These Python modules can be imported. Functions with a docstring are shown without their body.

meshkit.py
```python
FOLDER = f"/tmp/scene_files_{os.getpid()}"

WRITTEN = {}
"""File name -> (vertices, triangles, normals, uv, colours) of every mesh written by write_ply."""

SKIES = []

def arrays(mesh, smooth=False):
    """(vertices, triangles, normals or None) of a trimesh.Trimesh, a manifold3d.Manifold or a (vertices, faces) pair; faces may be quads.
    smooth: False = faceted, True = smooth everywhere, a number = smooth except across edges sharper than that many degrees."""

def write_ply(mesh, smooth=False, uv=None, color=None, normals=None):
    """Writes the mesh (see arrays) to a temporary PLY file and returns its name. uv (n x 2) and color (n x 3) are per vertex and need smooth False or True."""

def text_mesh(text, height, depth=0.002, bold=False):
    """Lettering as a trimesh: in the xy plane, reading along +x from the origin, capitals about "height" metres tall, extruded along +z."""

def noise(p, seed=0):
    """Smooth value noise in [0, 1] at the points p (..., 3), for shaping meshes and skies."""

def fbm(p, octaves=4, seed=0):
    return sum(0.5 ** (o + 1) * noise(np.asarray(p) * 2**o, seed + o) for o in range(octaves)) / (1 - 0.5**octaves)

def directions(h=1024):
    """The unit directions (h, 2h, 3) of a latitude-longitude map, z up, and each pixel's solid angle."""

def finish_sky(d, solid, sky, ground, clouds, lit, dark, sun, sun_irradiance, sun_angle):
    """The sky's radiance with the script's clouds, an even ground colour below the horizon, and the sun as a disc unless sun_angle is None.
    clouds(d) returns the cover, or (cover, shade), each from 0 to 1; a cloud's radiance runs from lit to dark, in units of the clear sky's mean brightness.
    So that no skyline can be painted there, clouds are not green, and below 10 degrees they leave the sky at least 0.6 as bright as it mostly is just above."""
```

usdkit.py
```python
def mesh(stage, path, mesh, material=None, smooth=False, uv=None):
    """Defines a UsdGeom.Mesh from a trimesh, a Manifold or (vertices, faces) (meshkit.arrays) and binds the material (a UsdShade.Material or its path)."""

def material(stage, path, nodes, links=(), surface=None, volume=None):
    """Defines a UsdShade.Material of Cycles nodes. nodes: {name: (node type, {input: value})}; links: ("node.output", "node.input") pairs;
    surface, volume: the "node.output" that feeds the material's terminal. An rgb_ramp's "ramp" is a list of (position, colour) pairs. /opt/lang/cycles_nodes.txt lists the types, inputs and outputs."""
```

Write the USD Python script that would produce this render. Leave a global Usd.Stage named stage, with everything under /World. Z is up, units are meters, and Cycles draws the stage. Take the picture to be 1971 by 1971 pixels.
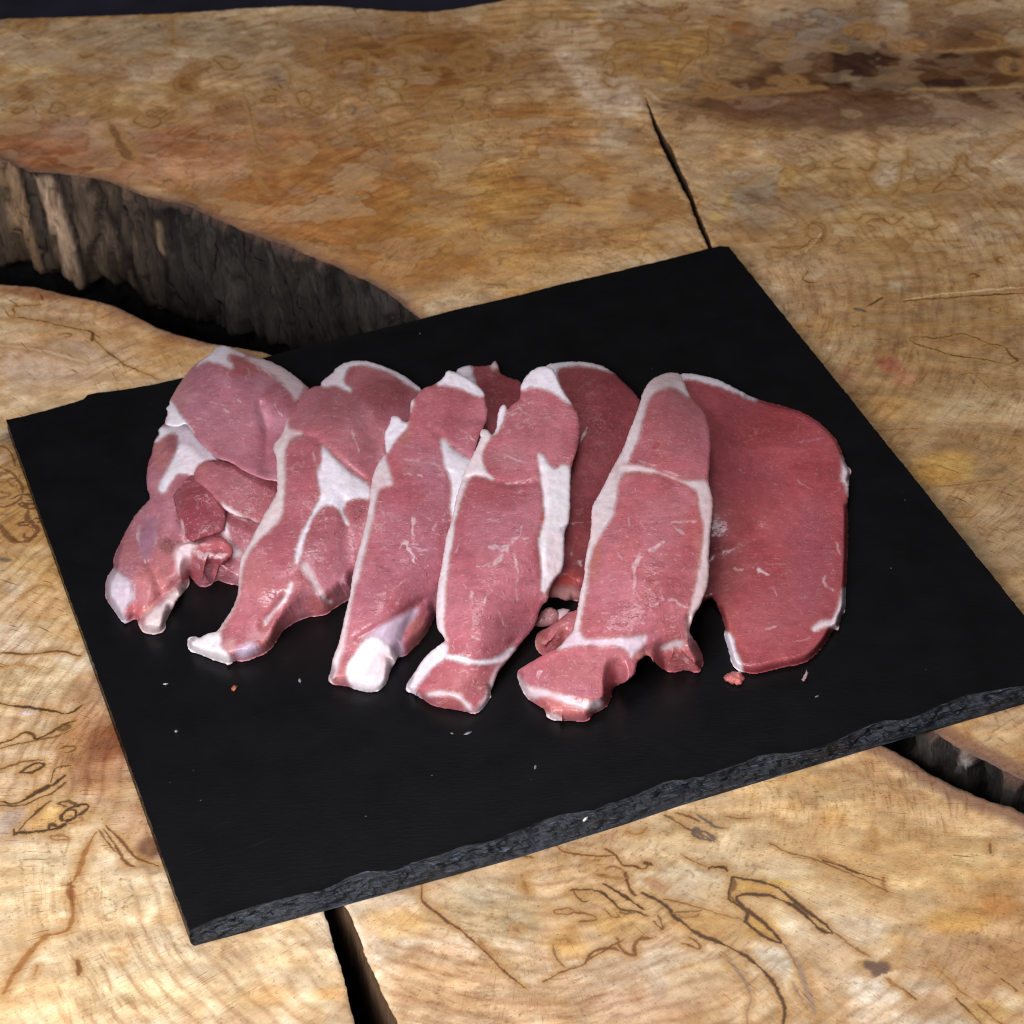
import math, numpy as np, trimesh, shapely, usdkit, meshkit
from pxr import Usd, UsdGeom, UsdLux, UsdShade, Gf, Sdf, Vt
from scipy.spatial import Delaunay, cKDTree
from scipy.interpolate import RBFInterpolator
from shapely.geometry import Polygon, Point

stage = Usd.Stage.CreateInMemory()
UsdGeom.SetStageUpAxis(stage, UsdGeom.Tokens.z); UsdGeom.SetStageMetersPerUnit(stage, 1.0)
UsdGeom.Xform.Define(stage, '/World'); UsdGeom.Scope.Define(stage, '/World/Looks')

# ------------------------------------------------------------------ camera
NPX = 1971.0
FPX = 5085.027
CAM = np.array([0.0294972454, -0.7808113539, 0.6419920357])
RIGHT = np.array([0.9992673141, 0.0, -0.0382731631])
DOWN = np.array([-0.0297841014, -0.6280189274, -0.7776278893])
FWD = np.array([-0.0240362709, 0.7781980641, -0.6275587867])
cam = UsdGeom.Camera.Define(stage, '/World/camera')
m = np.eye(4); m[0, :3] = RIGHT; m[1, :3] = -DOWN; m[2, :3] = -FWD; m[3, :3] = CAM
cam.AddTransformOp().Set(Gf.Matrix4d(m.tolist()))
cam.CreateFocalLengthAttr(50.0)
cam.CreateHorizontalApertureAttr(50.0 * NPX / FPX); cam.CreateVerticalApertureAttr(50.0 * NPX / FPX)
cam.CreateClippingRangeAttr(Gf.Vec2f(0.01, 50))
cam.CreateFStopAttr(15.0); cam.CreateFocusDistanceAttr(0.95)
cam.CreateExposureAttr(1.38)

# ------------------------------------------------------------------ lamps
def rect_light(name, pos, target, w, h, intensity, color):
    l = UsdLux.RectLight.Define(stage, '/World/' + name)
    pos, target = np.array(pos, float), np.array(target, float)
    z = pos - target; z /= np.linalg.norm(z)
    x = np.cross([0, 0, 1.0], z); x /= np.linalg.norm(x); y = np.cross(z, x)
    mm = np.eye(4); mm[0, :3] = x; mm[1, :3] = y; mm[2, :3] = z; mm[3, :3] = pos
    l.AddTransformOp().Set(Gf.Matrix4d(mm.tolist()))
    l.CreateWidthAttr(w); l.CreateHeightAttr(h); l.CreateIntensityAttr(intensity); l.CreateColorAttr(Gf.Vec3f(*color))
    return l
rect_light('key_lamp', (-0.25, -0.62, 0.46), (0.0, -0.14, 0.0), 0.42, 0.32, 7.6, (0.975, 0.95, 1.0))
rect_light('added_overhead_fill', (0.05, 0.28, 1.4), (0.0, 0.0, 0.0), 0.6, 0.6, 3.0, (0.97, 0.965, 1.0))  # unseen light added overhead: soft fill, wet glints, brighter far wood

# ------------------------------------------------------------------ helpers
ZO = {'D': (0, 0, 1 / 1.0202), 'Z1': (180, 630, 3.1159), 'Z2': (340, 670, 3.0673), 'Z3': (600, 670, 2.646), 'Z4': (760, 670, 2.646),
      'Z5': (960, 680, 2.6111), 'Z6': (0, 280, 2.415), 'Z7': (0, 0, 1.932), 'Z8': (970, 0, 1.930), 'Z9': (980, 1100, 4.6),
      'W1': (1370, 400, 2.273), 'W2': (0, 700, 1.520), 'W3': (300, 1250, 2.1467), 'W4': (1071, 1250, 2.1467), 'N': (0, 0, 1)}
def px(z, pts):
    x0, y0, s = ZO[z]
    return np.asarray(pts, float).reshape(-1, 2) / s + np.array([x0, y0])
def unproj(uv, z):
    uv = np.asarray(uv, float).reshape(-1, 2)
    d = ((uv[:, :1] - NPX / 2) / FPX) * RIGHT + ((uv[:, 1:] - NPX / 2) / FPX) * DOWN + FWD
    return CAM + d * ((np.asarray(z, float) - CAM[2]) / d[:, 2])[:, None]
def proj(p):
    q = np.asarray(p, float) - CAM
    return np.stack([q @ RIGHT, q @ DOWN], 1) / (q @ FWD)[:, None] * FPX + NPX / 2
def chaikin(p, n=2, closed=True):
    p = np.asarray(p, float)
    for _ in range(n):
        if closed:
            q = np.roll(p, -1, 0)
            p = np.stack([0.75 * p + 0.25 * q, 0.25 * p + 0.75 * q], 1).reshape(-1, 2)
        else:
            a, b = p[:-1], p[1:]
            p = np.vstack([p[:1], np.stack([0.75 * a + 0.25 * b, 0.25 * a + 0.75 * b], 1).reshape(-1, 2), p[-1:]])
    return p
def resample(p, step, closed=True):
    p = np.asarray(p, float)
    if closed: p = np.vstack([p, p[:1]])
    L = np.r_[0, np.cumsum(np.linalg.norm(np.diff(p, axis=0), axis=1))]
    n = max(3, int(round(L[-1] / step)))
    t = np.linspace(0, L[-1], n + 1)
    if closed: t = t[:-1]
    return np.stack([np.interp(t, L, p[:, k]) for k in range(2)], 1)
def n2(p, s, seed, oct=3):
    p = np.asarray(p, float)
    return meshkit.fbm(np.c_[p * s, np.full(len(p), 0.37 + seed)], oct, seed)
def smooth(x, a, b):
    t = np.clip((np.asarray(x, float) - a) / (b - a), 0, 1); return t * t * (3 - 2 * t)
def sdist(p, poly):
    """signed distance, positive inside"""
    g = Polygon(poly).buffer(0)
    b = resample(poly, 0.8)
    d = cKDTree(b).query(p)[0]
    return np.where(shapely.contains_xy(g, p[:, 0], p[:, 1]), d, -d)
def mixc(c, w, col):
    w = np.clip(w, 0, 1)[:, None]; return c * (1 - w) + np.asarray(col) * w

def tag(p, label=None, cat=None, group=None, kind=None):
    p = p.GetPrim() if hasattr(p, 'GetPrim') else p
    for k, v in (('label', label), ('category', cat), ('group', group), ('kind', kind)):
        if v: p.SetCustomDataByKey(k, v)
    return p
used = {}
def uniq(parent, name):
    k = parent + '/' + name; i = used.get(k, 0); used[k] = i + 1
    return k if i == 0 else f'{k}_{i:03d}'
def thing(name, loc=(0, 0, 0)):
    path = uniq('/World', name); x = UsdGeom.Xform.Define(stage, path)
    x.AddTranslateOp().Set(Gf.Vec3d(*map(float, loc))); return path
def put(parent, name, v, f, mat, normals=None, col=None, attrs=None, origin=(0, 0, 0), smooth_=True):
    path = uniq(parent, name); v = np.asarray(v, float) - np.asarray(origin, float); f = np.asarray(f, int)
    u, inv = np.unique(f.ravel(), return_inverse=True)
    mesh = UsdGeom.Mesh.Define(stage, path); f = inv.reshape(-1, 3); v = v[u]
    mesh.CreatePointsAttr(Vt.Vec3fArray.FromNumpy(v.astype(np.float32)))
    mesh.CreateFaceVertexCountsAttr(Vt.IntArray.FromNumpy(np.full(len(f), 3, np.int32)))
    mesh.CreateFaceVertexIndicesAttr(Vt.IntArray.FromNumpy(f.astype(np.int32).ravel()))
    mesh.CreateSubdivisionSchemeAttr('none')
    if normals is None and smooth_: normals = vnormals(v, f); un = slice(None)
    else: un = u
    if smooth_:
        mesh.CreateNormalsAttr(Vt.Vec3fArray.FromNumpy(np.ascontiguousarray(normals[un], dtype=np.float32))); mesh.SetNormalsInterpolation('vertex')
    api = UsdGeom.PrimvarsAPI(mesh)
    if col is not None:
        api.CreatePrimvar('tone', Sdf.ValueTypeNames.Color3fArray, 'vertex').Set(Vt.Vec3fArray.FromNumpy(np.ascontiguousarray(col[u], dtype=np.float32)))
    for k, a in (attrs or {}).items():
        api.CreatePrimvar(k, Sdf.ValueTypeNames.FloatArray, 'vertex').Set(Vt.FloatArray.FromNumpy(np.ascontiguousarray(a[u], dtype=np.float32)))
    UsdShade.MaterialBindingAPI.Apply(mesh.GetPrim()).Bind(mat)
    return path
def vnormals(v, f):
    n = np.zeros_like(v); fn = np.cross(v[f[:, 1]] - v[f[:, 0]], v[f[:, 2]] - v[f[:, 0]])
    for k in range(3): np.add.at(n, f[:, k], fn)
    return n / np.maximum(np.linalg.norm(n, axis=1, keepdims=True), 1e-20)

# ------------------------------------------------------------------ materials
def mat(name, nodes, links, surface='p.BSDF'):
    return usdkit.material(stage, '/World/Looks/' + name, nodes, links, surface=surface)
M = {}
def wood_mat(name, pith):
    return mat(name, {
    'a': ('attribute', {'attribute': 'tone'}), 'g': ('geometry', {}),
    's0': ('vector_math', {'math_type': 'subtract', 'vector2': (pith[0], pith[1], 0.0)}), 'wn': ('noise_texture', {'scale': 22.0, 'detail': 2.0}), 'ws': ('vector_math', {'math_type': 'scale', 'scale': 0.014}), 's1': ('vector_math', {'math_type': 'add'}),
    'xyz': ('separate_xyz', {}), 'th': ('math', {'math_type': 'arctan2'}), 'len': ('vector_math', {'math_type': 'length'}),
    'r1': ('math', {'math_type': 'multiply', 'value2': 150.0}), 't1': ('math', {'math_type': 'multiply', 'value2': 190.0}), 'c1': ('combine_xyz', {}), 'n1': ('noise_texture', {'scale': 1.0, 'detail': 4.0, 'roughness': 0.7}),
    'q1': ('rgb_ramp', {'ramp': [(0.27, (0.52, 0.43, 0.35)), (0.40, (0.95, 0.93, 0.91)), (0.55, (1.02, 1.02, 1.02)), (0.72, (1.14, 1.16, 1.2))]}),
    'r2': ('math', {'math_type': 'multiply', 'value2': 620.0}), 't2': ('math', {'math_type': 'multiply', 'value2': 12.0}), 'c2': ('combine_xyz', {}), 'n2': ('noise_texture', {'scale': 1.0, 'detail': 3.0, 'roughness': 0.6}),
    'q2': ('rgb_ramp', {'ramp': [(0.3, (0.66, 0.57, 0.48)), (0.48, (1, 1, 1)), (0.7, (1.08, 1.09, 1.1))]}),
    'n3': ('noise_texture', {'scale': 1150.0, 'detail': 3.0, 'roughness': 0.6}), 'q3': ('rgb_ramp', {'ramp': [(0.28, (0.42, 0.33, 0.26)), (0.40, (1, 1, 1)), (1.0, (1.05, 1.05, 1.05))]}),
    'r6': ('math', {'math_type': 'multiply', 'value2': 75.0}), 't6': ('math', {'math_type': 'multiply', 'value2': 260.0}), 'c6': ('combine_xyz', {}), 'n6': ('noise_texture', {'scale': 1.0, 'detail': 2.0, 'roughness': 0.55, 'distortion': 0.3}),
    'q6': ('rgb_ramp', {'ramp': [(0.0, (0.45, 0.33, 0.24)), (0.29, (0.45, 0.33, 0.24)), (0.35, (1, 1, 1)), (0.66, (1, 1, 1)), (0.73, (1.22, 1.26, 1.32)), (1.0, (1.22, 1.26, 1.32))]}), 'x6': ('mix', {'mix_type': 'multiply', 'fac': 0.9}),
    'n7': ('noise_texture', {'scale': 210.0, 'detail': 5.0, 'roughness': 0.7}), 'q7': ('rgb_ramp', {'ramp': [(0.3, (0.74, 0.66, 0.56)), (0.5, (1, 1, 1)), (0.7, (1.12, 1.15, 1.2))]}), 'x7': ('mix', {'mix_type': 'multiply', 'fac': 0.35}),
    'mk': ('noise_texture', {'scale': 26.0, 'detail': 3.0}), 'mr': ('rgb_ramp', {'ramp': [(0.40, (0, 0, 0)), (0.6, (1, 1, 1))]}),
    'x1': ('mix', {'mix_type': 'multiply', 'fac': 0.55}), 'x2': ('mix', {'mix_type': 'multiply'}), 'x3': ('mix', {'mix_type': 'multiply', 'fac': 0.85}),
    'm4': ('mapping', {'mapping_type': 'texture', 'rotation': (0, 0, 0.62), 'scale': (1 / 60.0, 1 / 2300.0, 1 / 500.0)}), 'n4': ('noise_texture', {'scale': 1.0, 'detail': 2.0, 'roughness': 0.5}),
    'q4': ('rgb_ramp', {'ramp': [(0.3, (0.86, 0.84, 0.82)), (0.5, (1, 1, 1)), (0.68, (1.10, 1.11, 1.12))]}), 'x4': ('mix', {'mix_type': 'multiply', 'fac': 0.45}),
    'ha': ('math', {'math_type': 'add'}), 'b': ('bump', {'strength': 0.4, 'distance': 0.0004}),
    'p': ('principled_bsdf', {'roughness': 0.55, 'specular_ior_level': 0.3})},
    [('g.position', 's0.vector1'), ('g.position', 'wn.vector'), ('wn.color', 'ws.vector1'), ('s0.vector', 's1.vector1'), ('ws.vector', 's1.vector2'), ('s1.vector', 'xyz.vector'), ('xyz.y', 'th.value1'), ('xyz.x', 'th.value2'), ('s1.vector', 'len.vector1'),
     ('len.value', 'r1.value1'), ('th.value', 't1.value1'), ('r1.value', 'c1.x'), ('t1.value', 'c1.y'), ('c1.vector', 'n1.vector'), ('n1.fac', 'q1.fac'),
     ('len.value', 'r2.value1'), ('th.value', 't2.value1'), ('r2.value', 'c2.x'), ('t2.value', 'c2.y'), ('c2.vector', 'n2.vector'), ('n2.fac', 'q2.fac'),
     ('g.position', 'n3.vector'), ('n3.fac', 'q3.fac'), ('g.position', 'mk.vector'), ('mk.fac', 'mr.fac'), ('mr.color', 'x2.fac'), ('g.position', 'm4.vector'), ('m4.vector', 'n4.vector'), ('n4.fac', 'q4.fac'),
     ('a.color', 'x1.color1'), ('q1.color', 'x1.color2'), ('x1.color', 'x2.color1'), ('q2.color', 'x2.color2'), ('x2.color', 'x3.color1'), ('q3.color', 'x3.color2'), ('x3.color', 'x4.color1'), ('q4.color', 'x4.color2'), ('x4.color', 'x6.color1'), ('q6.color', 'x6.color2'), ('len.value', 'r6.value1'), ('th.value', 't6.value1'), ('r6.value', 'c6.x'), ('t6.value', 'c6.y'), ('c6.vector', 'n6.vector'), ('n6.fac', 'q6.fac'), ('g.position', 'n7.vector'), ('n7.fac', 'q7.fac'), ('x6.color', 'x7.color1'), ('q7.color', 'x7.color2'), ('x7.color', 'p.base_color'),
     ('n1.fac', 'ha.value1'), ('n3.fac', 'ha.value2'), ('ha.value', 'b.height'), ('b.normal', 'p.normal')])
M['wood_far'] = wood_mat('wood_far', (0.02, 0.17)); M['wood_near'] = wood_mat('wood_near', (0.015, -0.13))
M['bark'] = mat('bark', {
    'a': ('attribute', {'attribute': 'tone'}), 'g': ('geometry', {}),
    'm1': ('mapping', {'scale': (900.0, 900.0, 160.0)}), 'n1': ('noise_texture', {'scale': 1.0, 'detail': 5.0, 'roughness': 0.65}),
    'r1': ('rgb_ramp', {'ramp': [(0.25, (0.45, 0.45, 0.45)), (0.75, (1.35, 1.35, 1.35))]}), 'x1': ('mix', {'mix_type': 'multiply', 'fac': 1.0}),
    'b': ('bump', {'strength': 0.8, 'distance': 0.001}), 'p': ('principled_bsdf', {'roughness': 0.8, 'specular_ior_level': 0.25})},
    [('g.position', 'm1.vector'), ('m1.vector', 'n1.vector'), ('n1.fac', 'r1.fac'), ('a.color', 'x1.color1'), ('r1.color', 'x1.color2'), ('x1.color', 'p.base_color'),
     ('n1.fac', 'b.height'), ('b.normal', 'p.normal')])
M['slate'] = mat('slate', {
    'g': ('geometry', {}), 'n1': ('noise_texture', {'scale': 60.0, 'detail': 5.0, 'roughness': 0.6}), 'r1': ('rgb_ramp', {'ramp': [(0.3, (0.0036, 0.0035, 0.0038)), (0.75, (0.0058, 0.0058, 0.0064))]}),
    'm9': ('mapping', {'mapping_type': 'texture', 'rotation': (0, 0, 0.5), 'scale': (1 / 45.0, 1 / 1700.0, 1.0)}), 'n9': ('noise_texture', {'scale': 1.0, 'detail': 3.0, 'roughness': 0.6, 'distortion': 0.5}), 'r9': ('rgb_ramp', {'ramp': [(0.0, (0, 0, 0)), (0.70, (0, 0, 0)), (0.78, (0.016, 0.016, 0.018)), (1.0, (0.02, 0.02, 0.022))]}), 'x9': ('mix', {'mix_type': 'add', 'fac': 1.0}),
    'm2': ('mapping', {'rotation': (0, 0, -0.33), 'scale': (220.0, 900.0, 400.0)}), 'n2': ('noise_texture', {'scale': 1.0, 'detail': 4.0, 'roughness': 0.7}),
    'b': ('bump', {'strength': 0.25, 'distance': 0.0003}), 'p': ('principled_bsdf', {'roughness': 0.30, 'specular_ior_level': 0.15})},
    [('g.position', 'n1.vector'), ('n1.fac', 'r1.fac'), ('r1.color', 'x9.color1'), ('g.position', 'm9.vector'), ('m9.vector', 'n9.vector'), ('n9.fac', 'r9.fac'), ('r9.color', 'x9.color2'), ('x9.color', 'p.base_color'), ('g.position', 'm2.vector'), ('m2.vector', 'n2.vector'), ('n2.fac', 'b.height'), ('b.normal', 'p.normal')])
M['slate_edge'] = mat('slate_edge', {
    'g': ('geometry', {}), 'm': ('mapping', {'mapping_type': 'texture', 'rotation': (0, 0, 0.351), 'scale': (1 / 110.0, 1 / 1300.0, 1 / 2200.0)}), 'n1': ('noise_texture', {'scale': 1.0, 'detail': 5.0, 'roughness': 0.65}),
    'r1': ('rgb_ramp', {'ramp': [(0.36, (0.0015, 0.002, 0.003)), (0.48, (0.007, 0.010, 0.015)), (0.60, (0.016, 0.022, 0.032)), (0.70, (0.10, 0.12, 0.155))]}),
    'b': ('bump', {'strength': 0.7, 'distance': 0.0008}), 'p': ('principled_bsdf', {'roughness': 0.42, 'specular_ior_level': 0.5})},
    [('g.position', 'm.vector'), ('m.vector', 'n1.vector'), ('n1.fac', 'r1.fac'), ('r1.color', 'p.base_color'), ('n1.fac', 'b.height'), ('b.normal', 'p.normal')])
def meat_mat(name, rough, fleck, bump, sss):
    return mat(name, {
        'a': ('attribute', {'attribute': 'tone'}), 'g': ('geometry', {}),
        'm1': ('mapping', {'rotation': (0, 0, 0.3), 'scale': (420.0, 900.0, 900.0)}), 'n1': ('noise_texture', {'scale': 1.0, 'detail': 3.0, 'roughness': 0.55, 'distortion': 0.8}),
        'r1': ('rgb_ramp', {'ramp': [(0.0, (0, 0, 0)), (0.61, (0, 0, 0)), (0.70, (1, 1, 1)), (1.0, (1, 1, 1))]}),
        'f': ('math', {'math_type': 'multiply', 'value2': fleck}),
        'x1': ('mix', {'color2': (0.76, 0.54, 0.55)}), 'n8': ('noise_texture', {'scale': 900.0, 'detail': 2.0, 'roughness': 0.5}), 'r8': ('rgb_ramp', {'ramp': [(0.0, (0, 0, 0)), (0.63, (0, 0, 0)), (0.70, (1, 1, 1)), (1.0, (1, 1, 1))]}), 'f8': ('math', {'math_type': 'multiply', 'value2': fleck}), 'fm': ('math', {'math_type': 'maximum'}),
        'n2': ('noise_texture', {'scale': 300.0, 'detail': 4.0, 'roughness': 0.6}), 'r2': ('rgb_ramp', {'ramp': [(0.25, (0.84, 0.8, 0.8)), (0.75, (1.12, 1.14, 1.14))]}),
        'x2': ('mix', {'mix_type': 'multiply', 'fac': 1.0}),
        'm3': ('mapping', {'rotation': (0, 0, 0.3), 'scale': (380.0, 620.0, 560.0)}), 'n3': ('noise_texture', {'scale': 1.0, 'detail': 4.0, 'roughness': 0.6, 'distortion': 0.6}),
        'r3': ('rgb_ramp', {'ramp': [(0.0, (0, 0, 0)), (0.58, (0.0, 0.0, 0.0)), (0.70, (1, 1, 1)), (1.0, (1, 1, 1))]}), 'n5': ('noise_texture', {'scale': 1000.0, 'detail': 2.0}), 'h5': ('math', {'math_type': 'multiply', 'value2': 0.45}), 'hs': ('math', {'math_type': 'add'}),
        'b': ('bump', {'strength': bump, 'distance': 0.0004}),
        'p': ('principled_bsdf', {'roughness': rough, 'specular_ior_level': 0.3, 'coat_weight': 0.45, 'coat_roughness': 0.17, 'subsurface_method': 'burley', 'subsurface_weight': sss,
                                  'subsurface_scale': 0.0016, 'subsurface_radius': (1.0, 0.4, 0.3)})},
        [('g.position', 'm1.vector'), ('m1.vector', 'n1.vector'), ('n1.fac', 'r1.fac'), ('r1.color', 'f.value1'), ('g.position', 'n8.vector'), ('n8.fac', 'r8.fac'), ('r8.color', 'f8.value1'), ('f.value', 'fm.value1'), ('f8.value', 'fm.value2'), ('fm.value', 'x1.fac'), ('a.color', 'x1.color1'),
         ('g.position', 'n2.vector'), ('n2.fac', 'r2.fac'), ('x1.color', 'x2.color1'), ('r2.color', 'x2.color2'), ('x2.color', 'p.base_color'),
         ('g.position', 'm3.vector'), ('m3.vector', 'n3.vector'), ('n3.fac', 'r3.fac'), ('g.position', 'n5.vector'), ('n5.fac', 'h5.value1'), ('r3.color', 'hs.value1'), ('h5.value', 'hs.value2'), ('hs.value', 'b.height'), ('b.normal', 'p.normal'), ('b.normal', 'p.coat_normal')])
M['lean'] = meat_mat('lean_meat', 0.48, 0.27, 0.6, 0.3)
M['lean_back'] = meat_mat('lean_meat_deep', 0.5, 0.14, 0.35, 0.25)
M['fat'] = meat_mat('fat', 0.46, 0.0, 0.22, 0.45)
M['cloth'] = mat('dark_cloth', {'g': ('geometry', {}), 'n1': ('noise_texture', {'scale': 40.0, 'detail': 4.0}), 'r1': ('rgb_ramp', {'ramp': [(0.3, (0.010, 0.008, 0.02)), (0.75, (0.022, 0.019, 0.036))]}),
                                'p': ('principled_bsdf', {'roughness': 0.9})}, [('g.position', 'n1.vector'), ('n1.fac', 'r1.fac'), ('r1.color', 'p.base_color')])

# ------------------------------------------------------------------ the setting: dark cloth under the wood
ZW = -0.0065           # top of the wood, the slate is 6.5 mm thick
DEPTH = 0.13          # thickness of the log slices
g = np.linspace(-0.9, 0.9, 90); gx, gy = np.meshgrid(g, g + 0.15); gp = np.c_[gx.ravel(), gy.ravel()]
gz = ZW - 0.142 + 0.012 * n2(gp, 9, 3)
idx = np.arange(90 * 90).reshape(90, 90)
qf = np.concatenate([np.stack([idx[:-1, :-1], idx[:-1, 1:], idx[1:, 1:]], -1).reshape(-1, 3), np.stack([idx[:-1, :-1], idx[1:, 1:], idx[1:, :-1]], -1).reshape(-1, 3)])
cp = put('/World', 'table_cloth', np.c_[gp, gz], qf, M['cloth'])
tag(stage.GetPrimAtPath(cp), 'dark navy cloth under the two wooden log slices', 'cloth', kind='structure')

# ------------------------------------------------------------------ wood: traced outlines
far_front = np.vstack([px('N', [(-420, 180), (-200, 265)]), px('Z6', [(-40, 30), (0, 45), (60, 80), (130, 118), (250, 122), (370, 138), (470, 150), (560, 190), (700, 240), (870, 272), (990, 330), (1150, 400), (1350, 470), (1500, 530), (1640, 600), (1760, 650), (1920, 770)]),
                       px('N', [(1000, 770), (1300, 1010), (1560, 1210)]), px('W4', [(1560, 340), (1640, 392), (1720, 430), (1800, 470), (1932, 535)]), px('N', [(2080, 1560), (2300, 1650)])])
near_top = np.vstack([px('N', [(-420, 540), (-200, 545)]), px('Z6', [(0, 640), (150, 650), (300, 690), (470, 722), (600, 770), (700, 830), (800, 868), (900, 895), (1020, 925), (1160, 945), (1260, 962)]),
                      px('N', [(700, 770), (1000, 960), (1350, 1210)]), px('W4', [(1340, 395), (1440, 440), (1560, 515), (1700, 590), (1800, 630), (1932, 662)]), px('N', [(2080, 1640), (2300, 1780)])])
far_back = np.vstack([px('N', [(-420, 20), (-150, 40)]), px('Z7', [(0, 68), (200, 62), (500, 52), (680, 45), (850, 32), (1050, 20), (1200, 18), (1330, 28), (1450, 38), (1600, 42), (1700, 30), (1830, 8), (1870, 0)]), px('N', [(1060, -30), (1300, -90), (1800, -160), (2300, -200)])])
crack_far = px('Z8', [(520, 345), (535, 375), (552, 420), (585, 490), (632, 560), (650, 620), (680, 670), (706, 740), (728, 800), (750, 850), (775, 915), (800, 980),
                      (775, 960), (742, 880), (715, 820), (692, 750), (668, 705), (640, 650), (610, 590), (585, 540), (553, 460), (540, 410)])
crack_near = np.vstack([px('W3', [(560, 760), (640, 940), (695, 1085), (712, 1130), (730, 1200), (752, 1270), (770, 1340), (785, 1400), (800, 1460), (822, 1548)]), px('N', [(715, 2060), (760, 2190), (890, 2190), (820, 2060)]),
                        px('W3', [(1000, 1548), (985, 1510), (970, 1480), (945, 1430), (920, 1385), (893, 1320), (865, 1262), (850, 1210), (830, 1160), (808, 1100), (780, 1060), (700, 920)])])
W = lambda p: unproj(p, ZW)[:, :2]
rng = np.random.default_rng(5)
def wob(p, amp, seed, step=0.0012, closed=False, sc=160):
    p = resample(chaikin(p, 2, closed), step, closed)
    return p + amp * np.c_[n2(p, sc, seed) - 0.5, n2(p, sc, seed + 7) - 0.5] + 0.0011 * np.c_[n2(p, 620, seed + 11) - 0.5, n2(p, 620, seed + 17) - 0.5]
ff, nt, fb = wob(W(far_front), 0.0022, 1), wob(W(near_top), 0.0018, 2), wob(W(far_back), 0.002, 3)
cf, cn = wob(W(crack_far), 0.0006, 4, 0.0008, True, 300), wob(W(crack_near), 0.0012, 5, 0.0009, True, 260)
far_poly = Polygon(np.vstack([ff, fb[::-1]])).buffer(0)
near_poly = Polygon(np.vstack([nt, W(px('N', [(2300, 2230), (1900, 2330), (1100, 2380), (300, 2330), (-420, 2150)]))])).buffer(0)
far_top = far_poly.difference(Polygon(cf).buffer(0)); near_topp = near_poly.difference(Polygon(cn).buffer(0))
if near_topp.geom_type != 'Polygon': near_topp = max(near_topp.geoms, key=lambda g: g.area)
if far_top.geom_type != 'Polygon': far_top = max(far_top.geoms, key=lambda g: g.area)

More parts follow.
